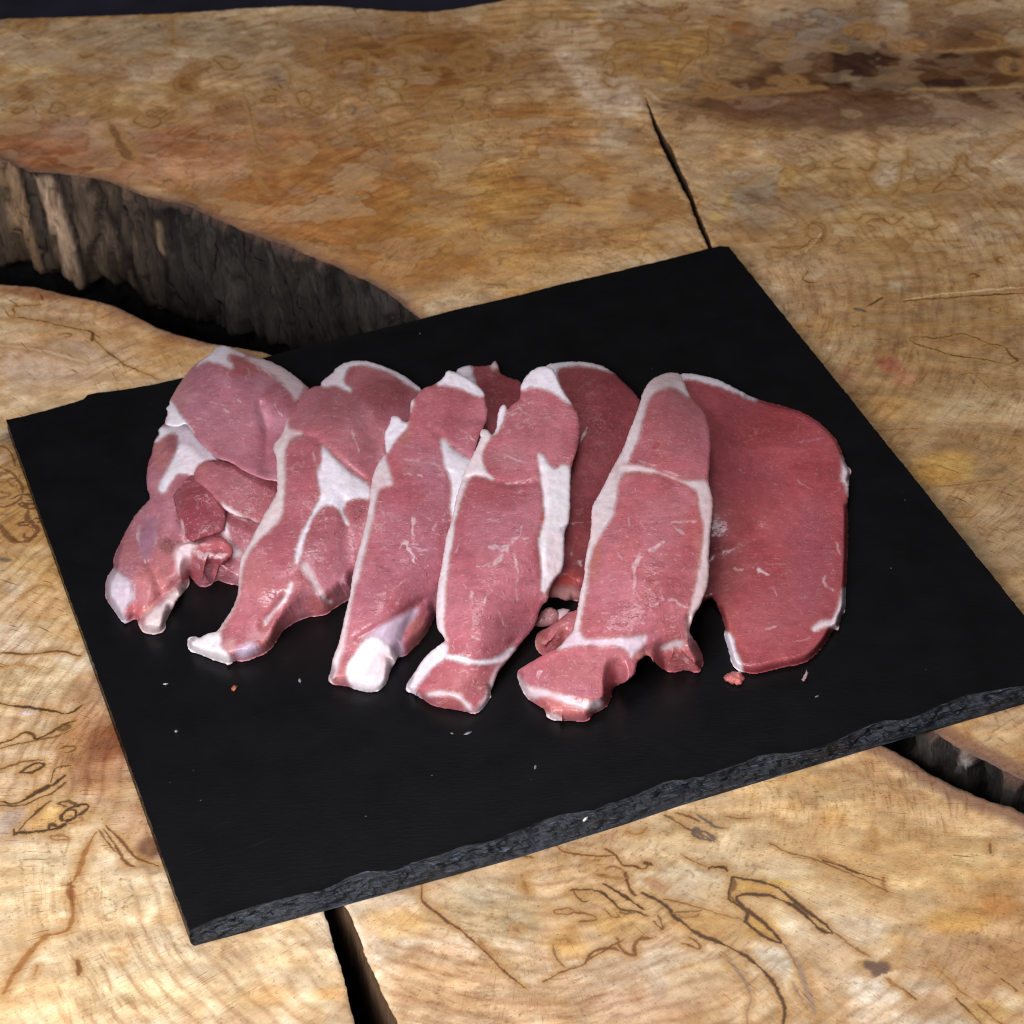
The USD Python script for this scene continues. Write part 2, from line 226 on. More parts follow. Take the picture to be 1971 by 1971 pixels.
# spalting lines, hair cracks and stains: (zoom, points, width in photo px, colour, strength, wobble px)
DK, BR, OR, GY = (0.075, 0.036, 0.013), (0.14, 0.06, 0.02), (0.32, 0.15, 0.05), (0.12, 0.10, 0.085)
LINES = [
 ('W2', [(0,845),(90,850),(170,838),(235,855)], 4, BR, .8), ('W2', [(0,990),(30,1000),(80,1005),(130,1010),(190,1025),(215,1020),(240,1000)], 5, DK, .9),
 ('W2', [(0,1110),(40,1100),(60,1078),(95,1078),(100,1105),(140,1085),(190,1050),(220,1045)], 5, DK, .75), ('W2', [(0,1125),(50,1110),(110,1100),(170,1090),(220,1068)], 3, BR, .7),
 ('W2', [(0,1280),(40,1290),(80,1270),(120,1245),(160,1230),(190,1205)], 8, DK, .85), ('W2', [(150,1225),(155,1195),(165,1180),(205,1175)], 5, DK, .8), ('W2', [(0,1290),(60,1297),(110,1270),(150,1262),(190,1225)], 4, DK, .7),
 ('W2', [(60,1195),(100,1165),(140,1170),(100,1195),(60,1195)], 5, DK, .8), ('W2', [(0,1185),(30,1175),(75,1160),(130,1160)], 4, BR, .7),
 ('W2', [(40,1370),(80,1372),(140,1365),(180,1355),(210,1330),(265,1300),(250,1285),(200,1300),(175,1325),(190,1340),(220,1325),(225,1305),(205,1305)], 7, DK, .9),
 ('W2', [(40,1360),(45,1385),(75,1340),(130,1290),(150,1280)], 5, DK, .8), ('W2', [(140,1365),(150,1345),(165,1355)], 8, DK, .8),
 ('W2', [(280,1370),(260,1410),(240,1450),(225,1500),(205,1530),(215,1580),(210,1640),(190,1665),(140,1670),(110,1695),(80,1730),(50,1770),(30,1800),(10,1840)], 9, (0.30,0.13,0.04), .85),
 ('W2', [(205,1520),(208,1545),(214,1570)], 14, (0.22,0.09,0.03), .8),
 ('W2', [(300,1360),(340,1410),(365,1460),(390,1470)], 5, BR, .8), ('W2', [(310,1350),(350,1390),(390,1440),(420,1455),(465,1470)], 5, BR, .8), ('W2', [(290,1365),(330,1420),(365,1450)], 3, BR, .7),
 ('W2', [(0,470),(15,500),(55,525),(100,508),(112,480),(75,450),(90,430),(60,400)], 12, BR, .75), ('W2', [(0,300),(40,320),(70,365),(60,400),(20,420),(0,415)], 8, BR, .7), ('W2', [(0,340),(40,350),(60,380)], 6, OR, .7), ('W2', [(0,240),(30,250),(45,300)], 8, DK, .6), ('W2', [(0,570),(30,575)], 10, GY, .6),
 ('W2', [(60,690),(110,640),(160,660)], 3, OR, .5), ('W2', [(0,885),(60,878),(110,890)], 3, OR, .5), ('W2', [(225,1745),(232,1770),(228,1790)], 9, (0.2,0.09,0.03), .9), ('W2', [(100,1790),(110,1760)], 3, OR, .6),
 ('W4', [(725,940),(760,945),(830,955),(890,970),(950,1010),(1020,1070),(1090,1120),(1150,1170),(1130,1172),(1090,1160),(1060,1130),(1000,1070),(940,1040),(880,1015),(800,1010),(750,1015),(740,1030),(780,1075),(840,1110),(890,1160),(940,1215),(900,1205),(850,1180),(800,1140),(775,1120),(795,1090),(750,1050),(715,1040),(705,1010),(720,980),(725,940)], 8, (0.09,0.045,0.02), .95),
 ('W4', [(730,950),(725,985),(712,1020),(750,1045)], 16, (0.13,0.07,0.025), .7),
 ('W4', [(1150,1170),(1200,1210),(1290,1270)], 5, (0.2,0.11,0.05), .7), ('W4', [(940,1215),(960,1250),(1000,1320)], 4, BR, .6),
 ('W4', [(350,1005),(430,1040),(480,1090),(530,1140),(590,1180),(660,1205),(730,1235),(800,1280),(870,1340),(920,1410),(950,1500),(938,1548)], 9, (0.09,0.045,0.02), .95),
 ('W4', [(60,995),(90,992),(140,990),(190,1000),(230,1040),(270,1080),(330,1080),(375,1100)], 6, DK, .8), ('W4', [(70,995),(80,1020),(110,1045),(130,1040)], 6, BR, .8),
 ('W4', [(190,970),(240,990),(300,1030),(360,1075)], 8, DK, .85), ('W4', [(0,810),(40,840),(110,850),(200,855),(240,850)], 4, BR, .7), ('W4', [(200,825),(240,845),(270,895),(320,890),(360,912),(390,880)], 7, BR, .85), ('W4', [(180,930),(240,945),(290,940)], 8, OR, .8),
 ('W4', [(280,920),(290,960),(310,1000),(330,1015)], 8, BR, .85), ('W4', [(360,880),(390,885)], 10, DK, .8), ('W4', [(420,1100),(440,1140),(440,1165),(410,1130),(400,1120)], 5, BR, .8),
 ('W4', [(550,1190),(590,1215),(600,1240),(570,1230),(520,1215)], 5, BR, .7), ('W4', [(480,1090),(540,1080),(600,1080)], 4, BR, .6), ('W4', [(440,1030),(540,1050),(690,1100),(770,1115)], 3, BR, .55),
 ('W4', [(250,1190),(265,1240),(300,1260),(325,1270),(320,1225),(340,1190),(400,1190)], 8, (0.2,0.09,0.03), .85), ('W4', [(120,1290),(150,1245),(230,1230),(260,1245)], 6, BR, .75), ('W4', [(0,1200),(40,1190),(60,1210)], 8, OR, .7), ('W4', [(200,1075),(240,1110),(260,1105)], 4, BR, .6), ('W4', [(60,1085),(130,1090),(180,1120),(90,1125)], 5, BR, .6),
 ('W4', [(690,1260),(750,1325),(790,1390),(810,1440),(785,1490),(790,1548)], 6, (0.25,0.18,0.13), .7), ('W4', [(945,1220),(1000,1310),(1030,1390),(1050,1440),(1065,1500)], 16, (0.30,0.20,0.13), .7), ('W4', [(980,1380),(1000,1430),(1040,1480)], 5, (0.3,0.2,0.13), .7),
 ('W4', [(630,905),(665,895),(700,900),(705,915)], 7, DK, .8), ('W4', [(530,855),(580,885),(650,902)], 4, BR, .7),
 ('W4', [(450,685),(500,712),(550,745),(600,765),(655,795)], 7, (0.14,0.09,0.05), .8), ('W4', [(490,675),(550,690),(590,715)], 5, BR, .75), ('W4', [(580,680),(620,705),(655,735),(700,735)], 6, GY, .7),
 ('W4', [(560,745),(590,745),(630,760),(655,795),(620,785),(580,770),(560,745)], 14, (0.14,0.10,0.08), .85),
 ('W4', [(880,800),(960,840),(1060,860),(1130,890),(1200,920),(1290,960),(1370,1000)], 4, (0.2,0.1,0.04), .8), ('W4', [(1100,870),(1150,885),(1200,905),(1280,935),(1360,958)], 5, DK, .75), ('W4', [(1090,860),(1160,890)], 14, OR, .7), ('W4', [(700,690),(800,700)], 3, BR, .5),
 ('W4', [(1290,1300),(1320,1320),(1350,1310)], 46, (0.15,0.09,0.06), .75), ('W4', [(1370,1360),(1420,1400),(1480,1440)], 14, (0.33,0.15,0.05), .8), ('W4', [(1430,1395),(1460,1425),(1490,1450)], 5, DK, .7),
 ('W4', [(1650,1440),(1700,1490),(1760,1548)], 6, DK, .7), ('W4', [(1840,1360),(1880,1390),(1905,1412)], 5, DK, .7), ('W4', [(1740,1465),(1800,1520),(1840,1548)], 3, BR, .6), ('W4', [(1550,1290),(1640,1380),(1700,1440)], 3, OR, .6),
 ('W4', [(290,750),(340,770),(370,740)], 8, OR, .8), ('W4', [(400,960),(430,985)], 16, (0.4,0.22,0.13), .7), ('W4', [(1790,800),(1795,840)], 6, BR, .6), ('W4', [(1350,940),(1360,1010)], 6, OR, .6),
 ('W3', [(1095,970),(1100,1000),(1098,1045),(1150,1080),(1200,1120),(1270,1165),(1330,1220),(1400,1290),(1460,1350),(1530,1400)], 6, (0.14,0.06,0.03), .9), ('W3', [(1330,1210),(1390,1270)], 12, OR, .6),
 ('W3', [(1600,1370),(1680,1330),(1760,1310),(1800,1270),(1860,1240),(1932,1200)], 6, BR, .7), ('W3', [(1520,850),(1560,860)], 6, BR, .7), ('W3', [(1640,1220),(1650,1270),(1690,1310)], 4, BR, .6), ('W3', [(1520,960),(1540,1010)], 14, OR, .6),
 ('W3', [(1480,1150),(1500,1160)], 18, (0.25,0.14,0.07), .7),
 ('W1', [(865,575),(880,560),(930,565),(990,570),(1050,560),(1100,548),(1150,565),(1200,590),(1260,600),(1300,620),(1310,650),(1345,665),(1310,685),(1250,675),(1170,660),(1080,650),(1000,630),(920,605),(880,590),(865,575)], 4, DK, .85),
 ('W1', [(1290,615),(1312,650),(1340,668)], 8, DK, .6), ('W1', [(840,410),(930,400),(1060,390),(1180,382),(1366,372)], 5, DK, .85), ('W1', [(850,400),(1000,375),(1180,360),(1366,345)], 8, (0.62,0.46,0.28), .7), ('W1', [(680,430),(720,408),(745,392)], 6, DK, .8),
 ('W1', [(625,440),(650,445),(670,452)], 14, (0.13,0.09,0.06), .85), ('W1', [(480,480),(510,482)], 14, (0.3,0.12,0.06), .7), ('W1', [(410,515),(440,515)], 12, (0.2,0.10,0.06), .6),
 ('W1', [(720,972),(830,968),(920,962)], 5, (0.2,0.11,0.05), .7), ('W1', [(1070,745),(1090,725),(1140,720),(1190,760),(1230,800)], 4, GY, .5), ('W1', [(1130,740),(1150,770)], 5, GY, .5), ('W1', [(960,1215),(1060,1215),(1180,1195),(1280,1185)], 3, BR, .6), ('W1', [(1020,1355),(1140,1350)], 3, BR, .6),
 ('W1', [(600,680),(640,690),(660,670)], 5, GY, .6), ('W1', [(250,170),(340,185),(410,170),(440,130),(480,140),(490,100),(460,65),(425,70),(420,120)], 5, BR, .65), ('W1', [(410,190),(440,160),(480,110)], 6, (0.6,0.42,0.24), .7), ('W1', [(750,30),(770,70),(800,75),(840,40)], 5, BR, .6), ('W1', [(870,60),(900,80),(960,100),(1000,75)], 6, BR, .5),
 ('W1', [(680,520),(900,515),(1366,500)], 3, OR, .5),
 ('Z8', [(370,235),(390,190),(420,150),(480,145),(560,160),(640,130),(720,120),(765,150),(750,205),(690,220),(655,265),(640,310)], 5, BR, .75), ('Z8', [(755,110),(810,130),(820,160),(790,168),(760,150),(755,110)], 8, BR, .7), ('Z8', [(1000,168),(1045,180),(1050,215),(1010,215),(960,190),(990,170)], 8, (0.2,0.1,0.05), .7), ('Z8', [(370,240),(395,210),(415,260),(390,285),(368,260),(410,290),(440,270)], 7, BR, .7),
 ('Z8', [(640,310),(680,285),(720,265),(750,285),(800,320),(860,335)], 8, (0.22,0.11,0.06), .7), ('Z8', [(600,350),(700,355),(820,352),(900,345),(1050,330),(1200,325)], 10, (0.2,0.1,0.05), .6), ('Z8', [(640,500),(740,490),(860,495)], 8, (0.27,0.16,0.08), .5),
 ('Z8', [(1590,715),(1620,680),(1660,655),(1700,650),(1745,680),(1700,708),(1640,700),(1590,715)], 6, BR, .75), ('Z8', [(1340,640),(1370,720),(1440,725),(1475,680),(1480,610)], 5, BR, .65), ('Z8', [(1120,880),(1120,840),(1160,820),(1198,840),(1192,890),(1140,910),(1060,918),(990,915)], 6, BR, .7), ('Z8', [(1320,620),(1360,640),(1380,600)], 9, BR, .7), ('Z8', [(1500,620),(1500,560)], 4, BR, .5), ('Z8', [(1670,640),(1690,580),(1720,570),(1720,620)], 4, BR, .6), ('Z8', [(1800,600),(1870,540),(1932,510)], 4, BR, .5), ('Z8', [(1530,880),(1600,900),(1700,890)], 5, BR, .5),
 ('Z8', [(480,70),(540,90),(640,85),(660,110)], 6, BR, .6), ('Z8', [(90,50),(140,70),(200,60),(270,80),(310,60)], 7, BR, .5), ('Z8', [(1520,330),(1700,335),(1932,320)], 4, (0.5,0.36,0.24), .6), ('Z8', [(1600,190),(1750,185),(1932,165)], 5, (0.45,0.3,0.18), .6), ('Z8', [(850,690),(900,680),(960,640)], 5, GY, .5), ('Z8', [(520,330),(590,385)], 10, (0.62,0.48,0.3), .8),
 ('Z7', [(740,350),(780,370),(830,358),(890,345),(930,400),(940,470),(955,540),(980,585)], 5, (0.14,0.09,0.05), .7), ('Z7', [(890,335),(950,345),(950,390),(925,400)], 5, GY, .6), ('Z7', [(950,245),(1000,228),(1050,230),(1080,260),(1078,315)], 5, (0.15,0.1,0.06), .65), ('Z7', [(1095,350),(1130,330),(1165,360),(1150,395),(1120,400),(1100,350)], 6, BR, .7), ('Z7', [(1260,330),(1258,400),(1270,440)], 3, GY, .6),
 ('Z7', [(1395,355),(1400,310),(1450,325),(1490,340),(1495,380)], 5, BR, .65), ('Z7', [(1440,460),(1440,520),(1500,500)], 4, BR, .55), ('Z7', [(1500,400),(1550,410),(1600,370),(1640,330)], 5, BR, .6), ('Z7', [(1640,330),(1720,320),(1800,300),(1870,270),(1885,230)], 6, (0.2,0.1,0.04), .7), ('Z7', [(1100,230),(1160,240),(1240,220),(1330,180),(1370,210),(1360,260)], 6, BR, .65), ('Z7', [(1360,270),(1400,290),(1440,270)], 6, BR, .6), ('Z7', [(1700,230),(1710,280),(1760,290)], 12, (0.2,0.09,0.03), .6), ('Z7', [(1440,170),(1500,140),(1600,130)], 4, BR, .4),
 ('Z7', [(650,290),(640,330),(690,350),(735,345),(730,300),(690,270),(650,290)], 5, BR, .6), ('Z7', [(1160,130),(1165,240),(1260,330)], 3, GY, .5), ('Z7', [(540,190),(580,210),(640,200)], 8, GY, .6), ('Z7', [(640,60),(645,150)], 8, GY, .4), ('Z7', [(1110,480),(1190,480),(1220,460),(1190,425),(1130,450)], 5, BR, .6), ('Z7', [(1290,400),(1330,395),(1310,430)], 16, GY, .7), ('Z7', [(1290,500),(1310,515)], 12, GY, .6),
 ('Z7', [(410,470),(430,500),(450,540),(480,590)], 24, (0.11,0.035,0.02), .75), ('Z7', [(370,360),(380,400),(410,470)], 5, (0.25,0.1,0.05), .5), ('Z7', [(80,320),(95,350),(110,370)], 32, (0.18,0.06,0.035), .6), ('Z7', [(590,410),(640,425)], 34, (0.27,0.1,0.04), .6), ('Z7', [(420,420),(590,430),(680,440)], 40, (0.36,0.17,0.06), .5), ('Z7', [(220,410),(270,420)], 28, (0.3,0.16,0.08), .5), ('Z7', [(930,560),(960,680),(1000,720)], 5, (0.3,0.13,0.05), .5), ('Z7', [(1000,600),(1060,600)], 26, (0.33,0.14,0.05), .5),
 ('Z6', [(60,750),(70,790),(40,800),(130,800),(260,830),(330,850),(430,860),(430,900),(490,950),(560,1000),(600,1030),(680,1060),(730,1085)], 4, DK, .8), ('Z6', [(425,890),(430,910),(435,870)], 9, DK, .7), ('Z6', [(270,880),(310,870),(340,880),(310,890)], 5, DK, .6), ('Z6', [(180,740),(60,745)], 6, BR, .6), ('Z6', [(60,755),(75,780)], 9, BR, .7),
 ('Z6', [(0,930),(200,950),(400,1010)], 12, (0.6,0.47,0.36), .4), ('Z6', [(550,20),(590,60)], 18, (0.11,0.04,0.025), .6),
]
# broad colour patches: (zoom, u, v, ru, rv, colour, strength)
PATCH = [
 ('N', 330, 290, 420, 70, (0.42, 0.20, 0.085), .85), ('N', 150, 270, 220, 40, (0.40, 0.20, 0.11), .6), ('N', 620, 380, 260, 70, (0.44, 0.22, 0.08), .85), ('N', 760, 470, 260, 80, (0.44, 0.23, 0.075), .85), ('N', 1000, 420, 260, 110, (0.48, 0.27, 0.09), .8), ('N', 850, 130, 330, 90, (0.40, 0.23, 0.10), .7), ('N', 560, 220, 300, 50, (0.50, 0.31, 0.17), .6), ('N', 450, 90, 420, 60, (0.40, 0.28, 0.17), .6), ('N', 300, 110, 140, 40, (0.60, 0.44, 0.28), .5),
 ('N', 1650, 150, 380, 110, (0.22, 0.12, 0.065), .9), ('N', 1750, 60, 300, 60, (0.30, 0.20, 0.13), .6), ('N', 1650, 180, 420, 60, (0.20, 0.105, 0.05), .85), ('N', 1700, 420, 320, 100, (0.45, 0.29, 0.13), .8), ('N', 1200, 130, 180, 80, (0.50, 0.36, 0.22), .5), ('N', 1800, 700, 240, 200, (0.38, 0.245, 0.12), .85), ('N', 1850, 1000, 200, 180, (0.37, 0.24, 0.12), .85), ('N', 1560, 520, 120, 70, (0.44, 0.29, 0.16), .5),
 ('N', 120, 690, 220, 60, (0.50, 0.33, 0.20), .5), ('N', 60, 1000, 120, 130, (0.46, 0.28, 0.11), .5), ('N', 160, 1800, 260, 200, (0.62, 0.47, 0.28), .6), ('N', 480, 1880, 200, 110, (0.62, 0.46, 0.27), .5), ('N', 1500, 1650, 300, 140, (0.60, 0.44, 0.24), .5), ('N', 1750, 1650, 220, 120, (0.60, 0.41, 0.20), .5), ('N', 1900, 1850, 160, 120, (0.46, 0.29, 0.15), .5), ('N', 1150, 1900, 260, 90, (0.50, 0.34, 0.20), .5),
 ('Z7', 1500, 230, 380, 110, (0.36,0.19,0.07), .8), ('Z7', 690, 300, 60, 55, (0.33,0.16,0.06), .7), ('Z7', 850, 410, 80, 60, (0.38,0.2,0.08), .6), ('Z7', 1030, 290, 60, 50, (0.42,0.3,0.19), .6), ('Z7', 1440, 330, 60, 50, (0.6,0.48,0.3), .6),
 ('Z7', 120, 180, 160, 80, (0.60,0.45,0.28), .7), ('Z7', 560, 270, 90, 50, (0.62,0.48,0.34), .5), ('Z7', 600, 130, 400, 70, (0.38,0.28,0.17), .6), ('Z7', 1300, 70, 200, 40, (0.48,0.38,0.26), .5), ('Z7', 720, 620, 350, 60, (0.58,0.36,0.22), .6), ('Z7', 300, 480, 250, 60, (0.52,0.34,0.22), .6), ('Z7', 1150, 830, 200, 70, (0.48,0.25,0.1), .6), ('Z7', 1300, 620, 300, 140, (0.44,0.24,0.09), .7), ('Z7', 1720, 500, 260, 120, (0.56,0.36,0.16), .6), ('Z7', 200, 590, 300, 40, (0.33,0.14,0.06), .7), ('Z7', 1750, 800, 300, 160, (0.52,0.32,0.12), .6), ('Z7', 1700, 230, 170, 80, (0.34,0.17,0.05), .6), ('Z7', 1180, 440, 60, 50, (0.42,0.25,0.17), .5),
 ('Z8', 250, 150, 180, 60, (0.6,0.45,0.3), .6), ('Z8', 400, 350, 120, 80, (0.62,0.47,0.33), .8), ('Z8', 560, 230, 170, 80, (0.52,0.32,0.13), .6), ('Z8', 650, 60, 250, 40, (0.33,0.16,0.06), .7), ('Z8', 860, 60, 60, 60, (0.36,0.17,0.05), .6), ('Z8', 1100, 80, 180, 60, (0.4,0.32,0.24), .7), ('Z8', 1450, 70, 60, 60, (0.6,0.47,0.33), .7), ('Z8', 820, 240, 140, 70, (0.52,0.35,0.18), .6),
 ('Z8', 1250, 190, 60, 60, (0.14,0.07,0.03), .75), ('Z8', 1370, 270, 150, 60, (0.15,0.075,0.035), .8), ('Z8', 1560, 270, 160, 50, (0.16,0.08,0.04), .7), ('Z8', 1720, 140, 110, 60, (0.18,0.09,0.04), .7), ('Z8', 1850, 240, 120, 70, (0.22,0.11,0.04), .7), ('Z8', 1510, 180, 60, 25, (0.52,0.34,0.18), .8), ('Z8', 1310, 185, 25, 20, (0.5,0.3,0.15), .8), ('Z8', 1750, 270, 80, 30, (0.4,0.2,0.07), .6),
 ('Z8', 1000, 380, 250, 50, (0.27, 0.15, 0.08), .6), ('Z8', 1250, 420, 250, 60, (0.3, 0.19, 0.12), .45), ('Z8', 1700, 420, 260, 60, (0.36, 0.25, 0.17), .45), ('Z8', 120, 480, 220, 90, (0.46,0.24,0.08), .7), ('Z8', 250, 640, 250, 90, (0.48,0.27,0.1), .6), ('Z8', 180, 850, 250, 80, (0.5,0.33,0.18), .5), ('Z8', 920, 740, 150, 120, (0.36,0.28,0.2), .8), ('Z8', 1060, 700, 40, 70, (0.55,0.36,0.14), .7), ('Z8', 1130, 590, 70, 30, (0.58,0.42,0.18), .6), ('Z8', 1150, 780, 120, 80, (0.46,0.36,0.24), .5), ('Z8', 820, 750, 30, 50, (0.55,0.36,0.13), .6), ('Z8', 780, 810, 30, 20, (0.6,0.4,0.1), .6), ('Z8', 1560, 660, 200, 110, (0.52,0.37,0.18), .5), ('Z8', 1420, 650, 60, 50, (0.55,0.45,0.33), .6), ('Z8', 1500, 830, 300, 60, (0.56,0.39,0.2), .6),
 ('W1', 780, 690, 50, 40, (0.38,0.16,0.09), .75), ('W1', 840, 750, 55, 45, (0.46,0.24,0.14), .7), ('W1', 600, 730, 60, 40, (0.42,0.24,0.15), .5), ('W1', 1090, 620, 220, 40, (0.44,0.29,0.15), .6), ('W1', 1000, 1130, 150, 70, (0.56,0.36,0.12), .7), ('W1', 850, 880, 180, 50, (0.55,0.35,0.14), .5), ('W1', 1150, 880, 250, 90, (0.6,0.46,0.28), .5), ('W1', 820, 310, 60, 60, (0.6,0.5,0.36), .5), ('W1', 500, 350, 150, 110, (0.48,0.32,0.18), .5), ('W1', 1250, 1450, 200, 160, (0.45,0.33,0.2), .6), ('W1', 1000, 280, 350, 80, (0.48,0.32,0.16), .5), ('W1', 1200, 80, 200, 80, (0.55,0.42,0.27), .5),
 ('W2', 270, 1130, 110, 150, (0.36,0.17,0.07), .75), ('W2', 310, 1110, 60, 50, (0.26,0.10,0.04), .7), ('W2', 430, 1420, 40, 50, (0.16,0.06,0.025), .85), ('W2', 390, 1330, 70, 60, (0.42,0.24,0.12), .6), ('W2', 260, 950, 50, 60, (0.38,0.2,0.09), .5), ('W2', 60, 380, 90, 120, (0.42,0.24,0.09), .6), ('W2', 50, 250, 60, 60, (0.2,0.13,0.08), .6), ('W2', 40, 1340, 50, 60, (0.42,0.34,0.27), .7), ('W2', 130, 1320, 70, 35, (0.62,0.4,0.16), .6), ('W2', 200, 700, 120, 140, (0.56,0.34,0.13), .55), ('W2', 100, 930, 130, 60, (0.58,0.42,0.22), .5), ('W2', 80, 1000, 30, 15, (0.6,0.55,0.5), .6), ('W2', 130, 1550, 220, 100, (0.62,0.44,0.24), .6), ('W2', 130, 1860, 200, 70, (0.6,0.38,0.17), .5), ('W2', 340, 1840, 250, 90, (0.64,0.47,0.26), .6), ('W2', 350, 1740, 40, 30, (0.55,0.3,0.1), .4),
 ('W3', 720, 1430, 80, 30, (0.48,0.26,0.09), .6), ('W3', 450, 1420, 120, 60, (0.58,0.36,0.15), .5), ('W3', 1000, 1120, 140, 70, (0.57,0.36,0.15), .6), ('W3', 1350, 1080, 220, 120, (0.5,0.38,0.22), .7), ('W3', 1500, 1140, 90, 60, (0.4,0.3,0.17), .6), ('W3', 1700, 1210, 80, 60, (0.56, 0.34, 0.12), .4), ('W3', 1150, 1330, 200, 100, (0.55,0.33,0.16), .5), ('W3', 1030, 1430, 60, 50, (0.42,0.24,0.12), .6), ('W3', 1400, 1480, 300, 70, (0.5,0.32,0.17), .6),
 ('W4', 850, 985, 130, 25, (0.6,0.38,0.1), .8), ('W4', 850, 1150, 70, 40, (0.6,0.36,0.09), .8), ('W4', 600, 1140, 130, 40, (0.58,0.34,0.1), .7), ('W4', 500, 960, 160, 70, (0.53,0.42,0.27), .7), ('W4', 250, 1120, 130, 60, (0.58,0.36,0.12), .6), ('W4', 80, 1240, 70, 40, (0.56, 0.34, 0.12), .4), ('W4', 900, 1300, 90, 90, (0.55,0.45,0.32), .6), ('W4', 1260, 1150, 90, 80, (0.66,0.52,0.34), .6), ('W4', 1650, 1120, 160, 60, (0.55,0.33,0.1), .7), ('W4', 1830, 1060, 90, 60, (0.48,0.26,0.09), .6), ('W4', 1300, 800, 40, 80, (0.44,0.25,0.09), .6), ('W4', 1150, 700, 60, 50, (0.52,0.3,0.11), .5), ('W4', 1780, 1270, 170, 90, (0.42,0.26,0.13), .7), ('W4', 1700, 1400, 100, 60, (0.45,0.28,0.15), .6), ('W4', 1870, 1440, 60, 40, (0.66,0.5,0.3), .7), ('W4', 1780, 1500, 100, 50, (0.56,0.36,0.13), .6), ('W4', 350, 1470, 300, 70, (0.46,0.29,0.17), .6), ('W4', 1500, 870, 300, 120, (0.62,0.44,0.22), .5), ('W4', 1850, 370, 150, 60, (0.56,0.38,0.19), .5), ('W4', 430, 1400, 40, 40, (0.35,0.24,0.15), .5), ('W4', 1540, 1480, 100, 60, (0.46,0.27,0.12), .5),
 ('Z6', 250, 690, 260, 30, (0.33,0.14,0.06), .7), ('Z6', 620, 800, 160, 40, (0.36,0.18,0.08), .6), ('Z6', 900, 900, 180, 40, (0.34,0.16,0.08), .7), ('Z6', 300, 790, 200, 50, (0.5,0.33,0.2), .5), ('Z6', 250, 1000, 250, 100, (0.52,0.38,0.27), .6), ('Z6', 750, 950, 160, 60, (0.45,0.27,0.11), .6),
]
FILL = [
 ('W4', [(740,955),(830,965),(890,980),(950,1018),(1020,1078),(1090,1128),(1140,1168),(1095,1158),(1060,1125),(1000,1065),(940,1035),(880,1010),(800,1005),(748,1010),(735,1025),(785,1078),(845,1112),(890,1160),(930,1208),(900,1200),(855,1178),(805,1138),(785,1118),(800,1088),(755,1045),(722,1035),(715,1005)], (0.58, 0.36, 0.11), .8),
 ('W4', [(430,1040),(500,1060),(600,1085),(700,1110),(770,1120),(800,1150),(850,1190),(730,1215),(600,1180),(530,1140),(480,1090)], (0.56, 0.36, 0.15), .55),
 ('W4', [(70,995),(140,990),(200,1005),(240,1050),(280,1085),(200,1060),(110,1045),(80,1025)], (0.58, 0.38, 0.16), .5),
 ('W4', [(0,1190),(60,1200),(140,1230),(100,1290),(0,1300)], (0.56, 0.36, 0.15), .4),
 ('W1', [(880,570),(930,568),(1050,563),(1100,553),(1190,590),(1300,625),(1320,660),(1250,672),(1080,648),(920,603)], (0.43, 0.28, 0.15), .6),
 ('W2', [(60,1365),(140,1360),(205,1330),(255,1298),(200,1305),(150,1285),(90,1330)], (0.60, 0.40, 0.17), .7),
 ('W2', [(0,470),(15,500),(55,525),(100,508),(112,480),(75,450),(40,440)], (0.45, 0.25, 0.10), .6),
 ('Z8', [(370,235),(390,190),(420,150),(480,145),(560,160),(640,130),(720,120),(765,150),(750,205),(690,220),(655,265),(640,310),(560,320),(480,290)], (0.50, 0.30, 0.11), .6),
 ('Z8', [(1200,130),(1330,130),(1380,190),(1450,210),(1600,230),(1640,180),(1760,190),(1932,180),(1932,320),(1700,330),(1200,330),(1180,300),(1230,250)], (0.10, 0.05, 0.025), .95),
 ('Z7', [(1100,200),(1240,190),(1330,170),(1500,130),(1700,110),(1850,150),(1885,230),(1850,280),(1720,320),(1600,340),(1560,290),(1440,270),(1350,270),(1200,260),(1100,250)], (0.33, 0.17, 0.06), .65),
 ('Z7', [(650,290),(690,270),(730,300),(735,345),(690,350),(645,330)], (0.30, 0.15, 0.06), .6), ('Z7', [(790,390),(870,365),(920,400),(930,470),(870,460),(800,430)], (0.36, 0.19, 0.08), .6), ('Z7', [(950,245),(1050,230),(1080,260),(1075,315),(1010,305)], (0.38, 0.27, 0.18), .6), ('Z7', [(1120,470),(1190,425),(1215,460),(1190,490)], (0.36, 0.22, 0.15), .6),
 ('Z8', [(160,180),(260,180),(330,270),(430,300),(530,380),(500,430),(400,440),(330,400),(260,310)], (0.62, 0.48, 0.34), .7), ('Z8', [(1405,0),(1515,0),(1510,100),(1410,110)], (0.58, 0.46, 0.33), .6), ('Z8', [(1410,130),(1570,140),(1570,210),(1430,200)], (0.50, 0.31, 0.15), .7),
]
br = np.random.default_rng(31)
